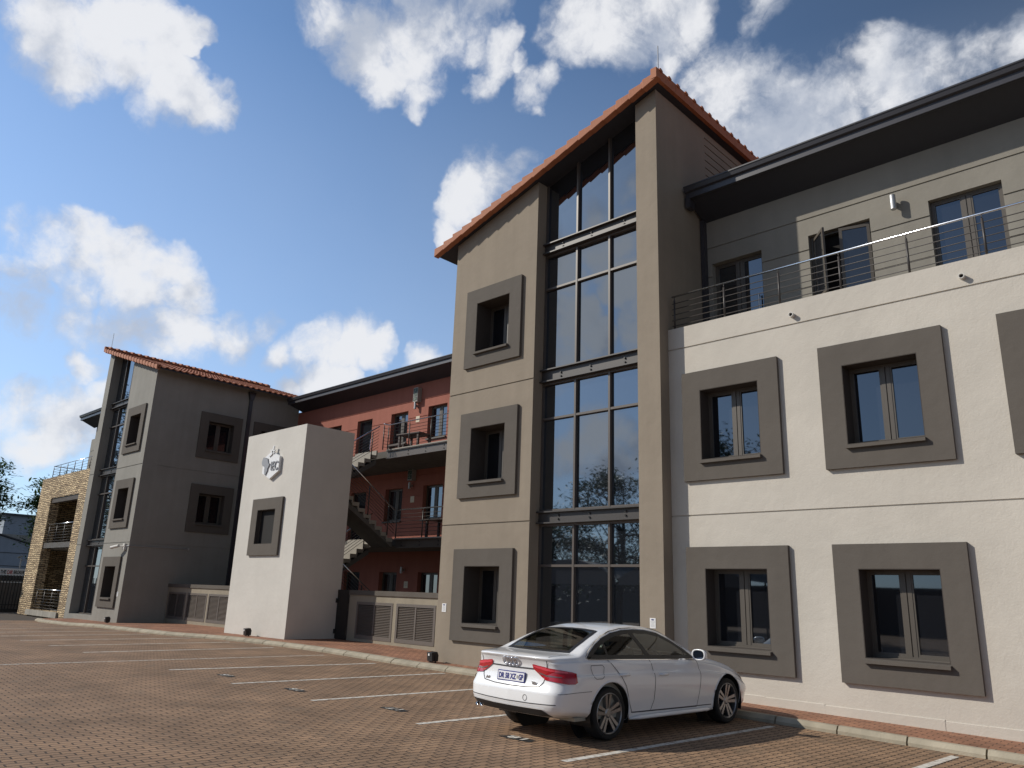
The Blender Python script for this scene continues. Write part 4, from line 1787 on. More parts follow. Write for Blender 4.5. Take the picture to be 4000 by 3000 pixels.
def tree(name, label, loc, h, crad, seed, nclump=46, nleaf=90, leaf=.13, mat='leaf_green', group=None, zlow=.45, squash=.75):
    rg = random.Random(seed)
    t = empty(name, loc, label=label, cat='tree', group=group)
    x0, y0, z0 = loc
    mt_ = MB()
    top = Vector((x0 + rg.uniform(-.3, .3), y0 + rg.uniform(-.3, .3), z0 + h * .72))
    base = Vector((x0, y0, z0 - .3))
    mids = [base.lerp(top, k / 5) + Vector((rg.uniform(-.12, .12), rg.uniform(-.12, .12), 0)) * (k > 0) for k in range(6)]
    mt_.tube(mids, [.20 * h / 8 * (1 - .14 * k) for k in range(6)], 9)
    cl = []
    cz = z0 + h * (zlow + 1) / 2
    hz = h * (1 - zlow) / 2
    for k in range(nclump):
        while True:
            d = Vector((rg.uniform(-1, 1), rg.uniform(-1, 1), rg.uniform(-1, 1)))
            if .15 < d.length < 1:
                break
        d = d.normalized() * (d.length ** .45)
        c = Vector((x0 + d.x * crad * rg.uniform(.8, 1.08), y0 + d.y * crad * rg.uniform(.8, 1.08), cz + d.z * hz))
        cl.append(c)
        s = mids[min(5, 2 + int(rg.random() * 4))]
        if k % 2 == 0:
            m_ = s.lerp(c, .5) + Vector((0, 0, .25))
            mt_.tube([s, m_, c], [.05 * h / 8, .03 * h / 8, .012], 5, caps=False)
    mt_.build('trunk', 'bark', t)
    n = nclump * nleaf
    ml = MB()
    for c in cl:
        rr = crad * rg.uniform(.20, .36)
        fl = Vector((rg.uniform(-.3, .3), rg.uniform(-.3, .3), 0))
        for k in range(nleaf):
            d = Vector((rg.gauss(0, .5), rg.gauss(0, .5), rg.gauss(0, .5 * squash * .6)))
            p = c + d * rr
            p.z -= (d.x ** 2 + d.y ** 2) * .18
            a = Vector((rg.uniform(-1, 1), rg.uniform(-1, 1), rg.uniform(-.5, .2))).normalized()
            b = a.cross(Vector((rg.uniform(-.4, .4), rg.uniform(-.4, .4), 1))).normalized()
            L = leaf * rg.uniform(.7, 1.5)
            w_ = L * .36
            ml.quad(p - a * L * .5, p + b * w_ * .5, p + a * L * .5, p - b * w_ * .5)
    ml.build('crown', mat, t)
    return t


tree('tree', 'feathery green tree cut by the left edge of the view', (-50, -2.8, -.3), 9.8, 3.5, 11, nclump=80, nleaf=170, leaf=.28, zlow=.50)
tree('tree', 'feathery green tree directly behind the stone clad corner', (-48.5, 4.0, -.3), 9.0, 2.8, 5, nclump=95, nleaf=130, leaf=.28, zlow=.34)

# behind the viewer, seen only in the glass and the paint: trees, shade canopies and an added dark wall
TG = 'trees across the car park'
tree('tree', 'tall dark tree across the car park, rightmost of those mirrored in the tall tower glass', (-17.5, -33, -.3), 13.6, 4.6, 21, nclump=100, nleaf=110, leaf=.34, mat='leaf_dark', zlow=.30, group=TG)
tree('tree', 'spreading dark tree across the car park, mirrored in the middle of the tower glass', (-25.5, -33, -.3), 11.6, 4.6, 22, nclump=100, nleaf=110, leaf=.34, mat='leaf_dark', zlow=.25, group=TG)
tree('tree', 'lower dark tree across the car park, mirrored at the left of the tower glass', (-33.5, -35, -.3), 9.4, 4.4, 23, nclump=90, nleaf=110, leaf=.34, mat='leaf_dark', zlow=.2, group=TG)
tree('tree', 'big dark tree added unseen left of the view to darken the far tower glass', (-66, -14, -.3), 20, 6.5, 24, nclump=130, nleaf=120, leaf=.4, mat='leaf_dark', zlow=.15, group=TG)  # out of view, added so the far tower glass mirrors something dark
tree('tree', 'dark tree across the car park behind the viewer, mirrored in the white wing windows', (6, -52, -.3), 8.5, 4.6, 25, nclump=80, nleaf=100, leaf=.34, mat='leaf_dark', zlow=.2, group=TG)
CG = 'shade canopies across the car park'
for k, lab in enumerate(('first grey shade cloth canopy from the fence', 'second grey shade cloth canopy from the fence', 'third grey shade cloth canopy from the fence', 'last grey shade cloth canopy from the fence')):
    cx = -37 + 7.6 * k
    t = empty('shade_canopy', (cx, -25, gz(cx)), label=lab, cat='canopy', group=CG)
    mb = MB()
    n = 12
    for i in range(n):
        a, b = -3.7 + 7.4 * i / n, -3.7 + 7.4 * (i + 1) / n
        za, zb = 2.9 + 1.1 * (1 - (a / 3.7) ** 2), 2.9 + 1.1 * (1 - (b / 3.7) ** 2)
        mb.quad((cx + a, -28, za - .1), (cx + b, -28, zb - .1), (cx + b, -22.5, zb), (cx + a, -22.5, za))
        mb.quad((cx + a, -22.5, 2.55), (cx + b, -22.5, 2.55), (cx + b, -22.5, zb), (cx + a, -22.5, za))
    mb.build('cloth', 'shade_net', t)
    for a in (-3.6, 3.6):
        mb = MB()
        mb.tube([(cx + a, -25, gz(cx) - .1), (cx + a, -25, 2.9)], .06, 8)
        mb.build('post', 'rail_dark', t)
HG = MB()
HG.box(-60, 35, -44.5, -43.5, -.4, 3.2)  # added so the lower panes reflect dark
tag(HG.build('dark_wall', 'louvre_grey'), label='long dark wall added unseen behind the viewer to darken low reflections', cat='wall')
# ------------------------------------------------------------------ the parked car
def car_materials():
    m, t, b = newmat('car_paint')
    b.inputs['Base Color'].default_value = (0.84, 0.85, 0.865, 1)
    b.inputs['Roughness'].default_value = 0.30
    b.inputs['Metallic'].default_value = 0.0
    b.inputs['Coat Weight'].default_value = 1.0
    b.inputs['Coat Roughness'].default_value = 0.04
    m, t, b = newmat('car_glass')
    g = t.nodes.new('ShaderNodeBsdfTransparent')
    g.inputs['Color'].default_value = (0.52, 0.56, 0.50, 1)
    gl = t.nodes.new('ShaderNodeBsdfGlossy')
    gl.inputs['Roughness'].default_value = 0.02
    fr = t.nodes.new('ShaderNodeFresnel')
    fr.inputs['IOR'].default_value = 1.75
    ms = t.nodes.new('ShaderNodeMixShader')
    lk(t, fr.outputs[0], ms.inputs[0])
    lk(t, g.outputs[0], ms.inputs[1])
    lk(t, gl.outputs[0], ms.inputs[2])
    lk(t, ms.outputs[0], t.nodes['Material Output'].inputs[0])
    m, t, b = newmat('lamp_red')
    b.inputs['Base Color'].default_value = (0.42, 0.008, 0.015, 1)
    b.inputs['Roughness'].default_value = 0.12
    b.inputs['Coat Weight'].default_value = 1.0
    g = t.nodes.new('ShaderNodeNewGeometry')
    simple('lamp_pink', (0.72, 0.06, 0.09), 0.15, coat=1.0)
    simple('lamp_dark', (0.10, 0.004, 0.006), 0.2, coat=1.0)
    simple('lamp_clear', (0.5, 0.5, 0.52), 0.1, coat=1.0)
    simple('lamp_smoke', (0.16, 0.10, 0.10), 0.15, coat=1.0)
    simple('car_black', (0.014, 0.014, 0.015), 0.45)
    simple('seam_dark', (0.05, 0.05, 0.055), 0.7)
    simple('tyre_rubber', (0.016, 0.016, 0.016), 0.85)
    simple('rim_alloy', (0.30, 0.30, 0.31), 0.34, metal=0.85)
    simple('brake_dark', (0.02, 0.02, 0.02), 0.6, metal=0.3)
    simple('chrome', (0.82, 0.82, 0.84), 0.10, metal=1.0)
    simple('plate_white', (0.78, 0.78, 0.80), 0.45)
    simple('plate_blue', (0.03, 0.035, 0.20), 0.45)
    simple('seat_dark', (0.11, 0.105, 0.09), 0.8)
    simple('trim_grey', (0.34, 0.33, 0.28), 0.8)
    simple('headliner', (0.36, 0.34, 0.30), 0.9)
    simple('mirror_face', (0.72, 0.75, 0.8), 0.03, metal=1.0)


car_materials()


def pchip(xs, ys):
    xs, ys = np.array(xs, float), np.array(ys, float)
    h = np.diff(xs)
    d = np.diff(ys) / h
    m = np.zeros_like(ys)
    for i in range(1, len(xs) - 1):
        if d[i - 1] * d[i] > 0:
            w1, w2 = 2 * h[i] + h[i - 1], h[i] + 2 * h[i - 1]
            m[i] = (w1 + w2) / (w1 / d[i - 1] + w2 / d[i])
    m[0], m[-1] = d[0], d[-1]

    def f(x):
        x = min(max(x, xs[0]), xs[-1])
        i = min(max(int(np.searchsorted(xs, x) - 1), 0), len(xs) - 2)
        t = (x - xs[i]) / h[i]
        return float((2 * t ** 3 - 3 * t ** 2 + 1) * ys[i] + (t ** 3 - 2 * t ** 2 + t) * h[i] * m[i] + (-2 * t ** 3 + 3 * t ** 2) * ys[i + 1] + (t ** 3 - t ** 2) * h[i] * m[i + 1])
    return f


def build_car():
    CX, CY, TH = 1.02, -4.26, -3.74
    C = empty('parked_car', (CX, CY, gz(CX) - .005), R(90 + TH), label='white four door saloon parked nose in towards the white wing', cat='car')
    KW = dict(local=True)
    RT, RR, WB = .327, .245, 2.808
    zt = pchip([-1.03, -.97, -.90, -.75, -.55, -.30, .0, .25, .55, .90, 1.20, 1.48, 1.80, 2.12, 2.36, 2.60, 2.95, 3.30, 3.52, 3.66, 3.72],
               [1.015, 1.035, 1.045, 1.052, 1.062, 1.165, 1.290, 1.366, 1.412, 1.427, 1.412, 1.362, 1.215, 1.055, .972, .930, .855, .750, .665, .585, .52])
    zs = pchip([-1.03, -.85, -.5, 0, 1, 2, 2.5, 3, 3.4, 3.72], [.955, .975, .985, .975, .950, .922, .872, .765, .625, .47])
    wpl = pchip([-1.03, -1.018, -.995, -.95, -.86, -.70, -.4, 0, 1.0, 2.4, 2.9, 3.2, 3.45, 3.6, 3.69, 3.72], [.0, .40, .74, .88, .955, .985, .995, 1.0, 1.0, .995, .985, .96, .89, .77, .5, 0])
    zb = pchip([-1.03, -.9, -.6, -.3, .3, 2.8, 3.4, 3.72], [.32, .30, .285, .25, .18, .17, .18, .22])
    dxr = pchip([.15, .24, .34, .40, .47, .60, .645, .70, .80, .90, .97, 1.02, 1.06], [.20, .13, .05, .02, .0, .005, .03, .055, .075, .070, .045, .012, .03])
    dxf = pchip([.15, .3, .45, .6, .8, 1.0], [-.08, -.02, .0, -.015, -.05, -.06])

    def section(x):
        b, s, H = zb(x), zs(x), zt(x)
        kf = min(1.0, (s - .03 - .38) / .54)
        kz = lambda z: .38 + (z - .38) * kf
        pts = [(0, b), (.64, b), (.80, b + .035), (.862, b + .075), (.885, max(.38, b + .115)), (.900, kz(.50)), (.912, kz(.62)), (.912, kz(.74)), (.906, kz(.800)), (.884, kz(.830)), (.866, s - .03), (.842, s + .0)]
        # upper part
        crown = .022 + .045 * min(1, max(0, (H - s - .06) / .35))
        zc = max(H - crown, s + .02)
        yc = .835 - (zc - s) * .60
        pts += [(.842 + (yc - .842) * .33, s + (zc - s) * .36), (.842 + (yc - .842) * .72, s + (zc - s) * .74), (yc - .012, zc - .0), (yc - .06, zc + crown * .45), (yc * .74, H - crown * .18),
                (yc * .36, H - crown * .04), (0, H)]
        return pts

    NK = 96
    # parametric resample on section (centripetal-ish linear + Catmull-Rom)
    def resample(pts):
        P_ = np.array(pts)
        n = len(P_)
        u = np.linspace(0, n - 1, NK)
        res = []
        for t in u:
            i = min(int(t), n - 2)
            f = t - i
            p0, p1, p2, p3 = P_[max(i - 1, 0)], P_[i], P_[i + 1], P_[min(i + 2, n - 1)]
            res.append(.5 * ((2 * p1) + (-p0 + p2) * f + (2 * p0 - 5 * p1 + 4 * p2 - p3) * f * f + (-p0 + 3 * p1 - 3 * p2 + p3) * f ** 3))
        return np.array(res)

    st = list(np.concatenate([-1.03 + (np.linspace(0, 1, 16) ** 2) * .10, np.linspace(-.92, 3.5, 205), 3.5 + (1 - (1 - np.linspace(0, 1, 12)) ** 2)[1:] * .22]))
    V = []
    for x in st:
        r = resample(section(x))
        w = wpl(x)
        er = min(1, max(0, (-.45 - x) / .45))
        er = er * er * (3 - 2 * er)
        ef = min(1, max(0, (x - 2.9) / .6))
        ef = ef * ef * (3 - 2 * ef)
        row = []
        for (y, z) in r:
            # narrow the tail above the bumper and the shoulder line
            tuck = 1 - .05 * er * max(0, min(1, (z - .62) / .3))
            xx = x + er * dxr(z) + ef * dxf(z)
            row.append((xx, y * w * tuck, z))
        V.append(row)
    V = np.array(V)                      # stations x NK x 3
    # arch snapping
    AR = .388
    for ax in (0.0, WB):
        for i in range(V.shape[0]):
            for k in range(NK):
                x, y, z = V[i, k]
                if abs(y) > .6 and z < .78:
                    dx, dz = x - ax, z - RT
                    r = math.hypot(dx, dz)
                    if abs(r - AR) < .018 and r > 0:
                        V[i, k, 0] = ax + dx / r * AR
                        V[i, k, 2] = RT + dz / r * AR
    full = np.concatenate([V, (V * np.array([1, -1, 1]))[:, ::-1][:, 1:]], axis=1)   # left half then mirrored right half
    ns, nk = full.shape[:2]
    # BVH of the closed skin for projecting trim
    verts = [tuple(p) for p in full.reshape(-1, 3)]
    faces = []
    for i in range(ns - 1):
        for k in range(nk - 1):
            faces.append((i * nk + k, i * nk + k + 1, (i + 1) * nk + k + 1, (i + 1) * nk + k))
        faces.append((i * nk + nk - 1, i * nk, (i + 1) * nk, (i + 1) * nk + nk - 1))
    bvh = BVHTree.FromPolygons([Vector(v) for v in verts], faces)

    # glass outlines
    SIDE_GL = [(2.05, .952), (1.86, 1.085), (1.62, 1.215), (1.38, 1.312), (1.12, 1.352), (.85, 1.362), (.58, 1.352), (.32, 1.318), (.10, 1.262), (-.12, 1.178), (-.30, 1.085), (-.40, 1.02), (-.36, 1.005), (0, .998), (1.0, .975)]

    def inpoly(p, poly):
        c = False
        n = len(poly)
        for i in range(n):
            (x1, y1), (x2, y2) = poly[i], poly[(i + 1) % n]
            if (y1 > p[1]) != (y2 > p[1]) and p[0] < (x2 - x1) * (p[1] - y1) / (y2 - y1) + x1:
                c = not c
        return c

    def shrink(poly, d):
        cx = sum(p[0] for p in poly) / len(poly)
        cy = sum(p[1] for p in poly) / len(poly)
        res = []
        n = len(poly)
        area = sum(poly[i][0] * poly[(i + 1) % n][1] - poly[(i + 1) % n][0] * poly[i][1] for i in range(n))
        sg = 1 if area > 0 else -1
        for i in range(n):
            a, b, c = Vector(poly[i - 1]), Vector(poly[i]), Vector(poly[(i + 1) % n])
            n1 = Vector((-(b - a).y, (b - a).x)).normalized()
            n2 = Vector((-(c - b).y, (c - b).x)).normalized()
            m = (n1 + n2)
            m = m / max(m.length_squared, .2) * 2 if m.length > .01 else n1
            q = b + m * d * sg / 1.0 * .5 * (2 / max(1, 1))
            res.append((q.x, q.y))
        return res

    REAR_GL = [(-.50, -.60), (-.53, -.30), (-.54, 0), (-.53, .30), (-.50, .60), (-.20, .575), (.05, .535), (.18, .50), (.21, .25), (.215, 0), (.21, -.25), (.18, -.50), (.05, -.535), (-.20, -.575)]
    FRONT_GL = [(2.24, -.60), (2.30, -.3), (2.32, 0), (2.30, .3), (2.24, .60), (1.85, .575), (1.55, .535), (1.40, .50), (1.36, .25), (1.35, 0), (1.36, -.25), (1.40, -.50), (1.55, -.535), (1.85, -.575)]
    side_in, rear_in, front_in = shrink(SIDE_GL, .036), shrink(REAR_GL, .022), shrink(FRONT_GL, .022)
    body = MB()
    keep = []
    for f in faces:
        c = np.mean([verts[i] for i in f], axis=0)
        x, y, z = c
        cut = False
        if abs(y) > .58 and z < .80:
            for ax in (0.0, WB):
                if math.hypot(x - ax, z - RT) < AR - .001:
                    cut = True
        if not cut and z > .95:
            if abs(y) > .45 and inpoly((x, z), side_in) and (abs(y) > .835 - (z - .96) * .60 - .035):
                cut = True
            elif inpoly((x, y), rear_in) or inpoly((x, y), front_in):
                if x < .3 or x > 1.3:
                    cut = True
        if not cut:
            keep.append(f)
    body.v = verts
    body.f = keep
    body.mi = [0] * len(keep)
    bo = body.build('body', 'car_paint', C, smooth=True, local=True)
    bm = bmesh.new()
    bm.from_mesh(bo.data)
    bmesh.ops.remove_doubles(bm, verts=bm.verts, dist=.0005)
    bmesh.ops.recalc_face_normals(bm, faces=bm.faces)
    bm.to_mesh(bo.data)
    bm.free()

    # ---- trim laid on the skin
    def project(p2, mode, side=-1):
        if mode == 'side':
            o, d = Vector((p2[0], side * 2.0, p2[1])), Vector((0, -side, 0))
        elif mode == 'top':
            o, d = Vector((p2[0], p2[1], 3.0)), Vector((0, 0, -1))
        elif mode == 'rear':
            o, d = Vector((-3.0, p2[0], p2[1])), Vector((1, 0, 0))
        elif mode == 'front':
            o, d = Vector((5.0, p2[0], p2[1])), Vector((-1, 0, 0))
        elif mode == 'corner':         # seen from behind and aside, p2 = (across, up)
            dd = Vector((.72, -side * .69, 0)).normalized()
            ac = Vector((dd.y, -dd.x, 0))
            o = -dd * 4 + ac * p2[0] + Vector((0, 0, p2[1]))
            d = dd
        h = bvh.ray_cast(o, d)
        if h[0] is None:
            return None
        n = h[1]
        if n.dot(d) > 0:
            n = -n
        return h[0], n

    def patch(poly, mode, off, name, mat, parent, side=-1, step=.03, smooth=True, thick=0.0):
        bm = bmesh.new()
        vs = [bm.verts.new((p[0], p[1], 0)) for p in poly]
        bm.faces.new(vs)
        mn = [min(p[i] for p in poly) for i in (0, 1)]
        mx_ = [max(p[i] for p in poly) for i in (0, 1)]
        for ax in (0, 1):
            n = int((mx_[ax] - mn[ax]) / step)
            for k in range(1, n + 1):
                co = [0, 0, 0]
                co[ax] = mn[ax] + (mx_[ax] - mn[ax]) * k / (n + 1)
                no = [0, 0, 0]
                no[ax] = 1
                bmesh.ops.bisect_plane(bm, geom=list(bm.verts) + list(bm.edges) + list(bm.faces), plane_co=co, plane_no=no)
        bad = []
        for v in bm.verts:
            r = project((v.co.x, v.co.y), mode, side)
            if r is None:
                bad.append(v)
            else:
                v.co = r[0] + r[1] * off
        if bad:
            bmesh.ops.delete(bm, geom=bad, context='VERTS')
        bmesh.ops.recalc_face_normals(bm, faces=bm.faces)
        me = bpy.data.meshes.new(name)
        bm.to_mesh(me)
        bm.free()
        me.materials.append(MAT[mat])
        me.polygons.foreach_set('use_smooth', [smooth] * len(me.polygons))
        o = bpy.data.objects.new(name, me)
        link(o, parent, True)
        return o

    def band(poly, d):
        """outline ring between poly and its inset, as quads"""
        inn = shrink(poly, d)
        n = len(poly)
        return [[poly[i], poly[(i + 1) % n], inn[(i + 1) % n], inn[i]] for i in range(n)]

    def ribbons(lines, w, mode, off, name, mat, parent, side=-1, closed=False):
        m = MB()
        for ln in lines:
            pts = []
            for a, b in zip(ln[:-1], ln[1:]):
                n = max(1, int((Vector(b) - Vector(a)).length / .03))
                pts += [tuple(Vector(a).lerp(Vector(b), k / n)) for k in range(n)]
            pts.append(ln[-1])
            L, Rr = [], []
            for i, p in enumerate(pts):
                d = (Vector(pts[min(i + 1, len(pts) - 1)]) - Vector(pts[max(i - 1, 0)])).normalized()
                nn = Vector((-d.y, d.x)) * w / 2
                a = project(tuple(Vector(p) + nn), mode, side)
                b = project(tuple(Vector(p) - nn), mode, side)
                L.append(a[0] + a[1] * off if a else None)
                Rr.append(b[0] + b[1] * off if b else None)
            for i in range(len(pts) - 1):
                if all(t is not None for t in (L[i], L[i + 1], Rr[i], Rr[i + 1])):
                    m.quad(L[i], L[i + 1], Rr[i + 1], Rr[i])
        return m.build(name, mat, parent, smooth=True, local=True)

    def glass_unit(poly, mode, name, side=-1, bars=(), border=.035):
        p = patch(poly, mode, .0035, name, 'car_glass', C, side)
        m = MB()
        for q in band(poly, border):
            # subdivide each border quad
            n = max(1, int((Vector(q[1]) - Vector(q[0])).length / .03))
            for k in range(n):
                a0, a1 = Vector(q[0]).lerp(Vector(q[1]), k / n), Vector(q[0]).lerp(Vector(q[1]), (k + 1) / n)
                b0, b1 = Vector(q[3]).lerp(Vector(q[2]), k / n), Vector(q[3]).lerp(Vector(q[2]), (k + 1) / n)
                pr = [project(tuple(t), mode, side) for t in (a0, a1, b1, b0)]
                if all(pr):
                    m.quad(*[t[0] + t[1] * .0055 for t in pr])
        for (a, b, w) in bars:
            n = 14
            for k in range(n):
                c0, c1 = Vector(a).lerp(Vector(b), k / n), Vector(a).lerp(Vector(b), (k + 1) / n)
                pr = [project((c.x + s, c.y), mode, side) for c, s in ((c0, -w), (c1, -w), (c1, w), (c0, w))]
                if all(pr):
                    m.quad(*[t[0] + t[1] * .0055 for t in pr])
        m.build('window_trim', 'car_black', p, smooth=True, local=True)
        return p

    for s in (-1, 1):
        glass_unit(SIDE_GL, 'side', 'side_window', s, bars=(((.93, .985), (.72, 1.35), .05), ((.02, 1.0), (.06, 1.25), .018), ((1.80, .97), (1.80, 1.11), .012)), border=.05)
        ribbons([[(2.06, .947), (1.0, .965), (0, .990), (-.37, .998), (-.425, 1.02), (-.31, 1.10), (-.12, 1.195), (.10, 1.28), (.32, 1.336), (.58, 1.370), (.85, 1.380), (1.12, 1.370), (1.38, 1.330), (1.62, 1.235), (1.86, 1.105)]],
                .010, 'side', .007, 'window_chrome', 'chrome', C, s)
    glass_unit(REAR_GL, 'top', 'rear_window', border=.055)
    glass_unit(FRONT_GL, 'top', 'windscreen', border=.045)

    # doors as skins with shut lines
    FD = [(.90, .985), (.945, .72), (.93, .45), (.86, .305), (1.98, .295), (2.03, .5), (2.06, .72), (2.04, .935)]
    RD = [(.90, .985), (.945, .72), (.93, .45), (.86, .305), (.46, .31), (.40, .42), (.30, .66), (.16, .84), (.0, .985)]
    for s in (-1, 1):
        for (poly, hx_) in ((FD, 1.02), (RD, .16)):
            d = patch([p for p in poly], 'side', .0022, 'door', 'car_paint', C, s)
            ribbons([poly[1:] + [poly[0], poly[1]] if poly is FD else poly], .009, 'side', .0042, 'shut_line', 'seam_dark', d, s)
            hz = .775 if hx_ > .5 else .80
            m = MB()
            m.lathe([(0, -.006), (.052, -.006), (.06, .002), (0, .002)], (hx_ + .11 + .0, s * .905, hz), 'y', 18)
            y = s * .925
            m2 = MB()
            m2.tube([(hx_ + .02, s * .908, hz), (hx_ + .04, y + s * .012, hz), (hx_ + .11, y + s * .018, hz), (hx_ + .19, y + s * .012, hz), (hx_ + .215, s * .905, hz)], [.013, .016, .017, .016, .013], 8)
            m2.build('handle', 'car_paint', d, smooth=True, local=True)
    # crease and sill
    for s in (-1, 1):
        m = MB()
        m.tube([(.42, s * .868, .235), (.60, s * .905, .245), (2.2, s * .905, .245), (2.40, s * .868, .235)], [.012, .028, .028, .012], 8)
        m.build('sill', 'car_paint', C, smooth=True, local=True)
        ribbons([[(.44, .315), (2.36, .30)]], .012, 'side', .003, 'sill_line', 'seam_dark', C, s)
    # fuel flap, bonnet shut line, boot shut lines, bumper line
    fl = [(-.36, .93), (-.14, .93), (-.11, .90), (-.14, .79), (-.18, .765), (-.30, .765), (-.335, .79), (-.37, .90), (-.36, .93)]
    ribbons([fl], .007, 'side', .003, 'fuel_flap', 'seam_dark', C, -1)
    BTL = [(-.63, .985), (-.615, .86), (-.60, .80), (-.58, .72), (-.53, .665), (-.30, .645), (0, .64), (.30, .645), (.53, .665), (.58, .72), (.60, .80), (.615, .86), (.63, .985)]
    ribbons([BTL], .011, 'rear', .004, 'boot_shut_line', 'seam_dark', C)
    for s in (-1, 1):
        ribbons([[(-.56, s * .655), (-.75, s * .655), (-.93, s * .645)]], .009, 'top', .004, 'boot_side_line', 'seam_dark', C)
    ribbons([[(-.80, .475), (-.4, .462), (0, .458), (.4, .462), (.80, .475)]], .010, 'rear', .003, 'bumper_crease', 'seam_dark', C)
    for s in (-1, 1):
        ribbons([[(-.93, .60), (-.70, .615), (-.385, .62)]], .006, 'side', .003, 'bumper_line', 'seam_dark', C, s)
    # black diffuser panel across the foot of the rear bumper
    DF = [(-.70, .325), (-.655, .375), (-.59, .405), (-.3, .402), (0, .400), (.4, .402), (.70, .41), (.80, .42), (.84, .39), (.80, .325), (.4, .322), (-.4, .322)]
    patch(DF, 'rear', .004, 'diffuser', 'car_black', C, step=.03)
    patch([(-.66, .405), (-.2, .401), (.3, .401), (.78, .418), (.76, .432), (.3, .418), (-.2, .418), (-.62, .424)], 'rear', .007, 'bumper_lip', 'car_paint', C)
    for yy in (.60, .685):
        m = MB()
        m.lathe([(.028, 0), (.036, -.03), (.036, .08), (.028, .08), (.024, .0)], (-.925, yy, .345), 'x', 16)
        m.build('exhaust_pipe', 'chrome', C, smooth=True, local=True)
    # tow cover outline
    n = 14
    ribbons([[(-.32 + .035 * math.cos(2 * math.pi * k / n), .52 + .035 * math.sin(2 * math.pi * k / n)) for k in range(n + 1)]], .006, 'rear', .003, 'tow_cover', 'seam_dark', C)
    # tail lamps: wrapped round the corner, in an inner and an outer part
    for s in (-1, 1):
        inner = [(s * .385, .925), (s * .40, .872), (s * .56, .775), (s * .625, .755), (s * .63, .905), (s * .40, .932)]
        tl = patch(inner, 'rear', .012, 'tail_light', 'lamp_red', C, step=.02)
        patch([(s * .40, .922), (s * .41, .895), (s * .62, .862), (s * .62, .898)], 'rear', .015, 'lamp_band', 'lamp_pink', tl, step=.02)
        patch([(s * .475, .845), (s * .61, .815), (s * .61, .800), (s * .52, .815)], 'rear', .015, 'reversing_lamp', 'lamp_smoke', tl, step=.02)
        # outer part seen from the corner
        k = s
        outer = []
        def corner_xy(pt):
            dd = Vector((.72, -s * .69, 0)).normalized()
            ac = Vector((dd.y, -dd.x, 0))
            return (Vector((pt[0], pt[1], 0)).dot(ac), pt[2])
        pts3 = [(-.975, s * .635, .905), (-.975, s * .635, .752), (-.93, s * .80, .735), (-.80, s * .88, .715), (-.70, s * .90, .715), (-.655, s * .90, .735), (-.66, s * .88, .84), (-.72, s * .87, .855), (-.90, s * .80, .885)]
        outer = [corner_xy(p) for p in pts3]
        tl2 = patch(outer, 'corner', .012, 'tail_light', 'lamp_red', C, side=s, step=.02)
        b3 = [corner_xy(p) for p in ((-.975, s * .645, .893), (-.975, s * .645, .865), (-.90, s * .80, .85), (-.80, s * .86, .84), (-.80, s * .86, .855), (-.90, s * .80, .872))]
        patch(b3, 'corner', .015, 'lamp_band', 'lamp_pink', tl2, side=s, step=.02)
        b4 = [corner_xy(p) for p in ((-.972, s * .65, .812), (-.972, s * .65, .795), (-.86, s * .82, .79), (-.86, s * .82, .80))]
        patch(b4, 'corner', .015, 'reversing_lamp', 'lamp_smoke', tl2, side=s, step=.02)
    # head lamps
    for s in (-1, 1):
        patch([(s * .45, .66), (s * .50, .56), (s * .78, .58), (s * .82, .70), (s * .62, .70)], 'front', .008, 'headlight', 'lamp_clear', C)
    patch([(-.36, .66), (-.30, .32), (.30, .32), (.36, .66)], 'front', .008, 'grille', 'car_black', C)
    # number plate
    px = project((0, .755), 'rear')[0].x - .022
    tilt = Vector((.10, 0, .995)).normalized()
    pl = MB()
    pl.obox((px, -.265, .685), (0, .53, 0), (.014, 0, 0), tilt * .128)
    plo = pl.build('number_plate', 'plate_blue', C, local=True, fixn=True)
    m = MB()
    m.obox(Vector((px, -.252, .685)) + tilt * .012 + Vector((-.002, 0, 0)), (0, .504, 0), (.004, 0, 0), tilt * .104)
    m.build('plate_face', 'plate_white', plo, local=True, fixn=True)
    o = Vector((px - .004, 0, .685)) + tilt * .064
    ry = Vector((0, -1, 0))
    text_mesh('DR 58 XZ', .1, 'plate_blue', 'plate_lettering', plo, o + Vector((0, .065, 0)), ry, tilt, depth=.002, fit=(.335, .072), bold=.004, local=True)
    text_mesh('GP', .1, 'plate_blue', 'plate_lettering', plo, o + Vector((0, -.195, 0)), ry, tilt, depth=.002, fit=(.085, .072), bold=.004, local=True)
    m = MB()
    m.obox(o + Vector((-.001, -.112, -.02)), (0, -.032, 0), (.002, 0, 0), tilt * .04)
    m.obox(o + Vector((-.001, -.124, -.03)), (0, -.008, 0), (.002, 0, 0), tilt * .065)
    m.build('plate_emblem', 'trim_grey', plo, local=True, fixn=True)
    # dark ribbon painted as the plate recess shadow edge under the boot strip
    ribbons([[(-.40, .872), (0, .868), (.40, .872)]], .016, 'rear', .006, 'plate_recess_shadow', 'seam_dark', C)
    # four chrome rings and model lettering
    m = MB()
    zc = .945
    for k in range(4):
        y = .0 + .072 * (1.5 - k)
        pts = []
        for j in range(25):
            t = 2 * math.pi * j / 24
            r_ = project((y + .050 * math.cos(t), zc + .050 * math.sin(t)), 'rear')
            pts.append(r_[0] + r_[1] * .010)
        m.tube(pts, .0075, 6, caps=False)
    m.build('ring_emblem', 'chrome', C, smooth=True, local=True)
    for (txt, y, z, w_) in (('A4', .47, .70, .085), ('TDI', -.43, .70, .085)):
        p = project((y, z), 'rear')[0]
        text_mesh(txt, .05, 'chrome', 'boot_lettering', C, p + Vector((-.008, 0, 0)), (0, -1, 0), (.05, 0, 1), depth=.006, fit=(w_, .038), bold=.003, local=True)
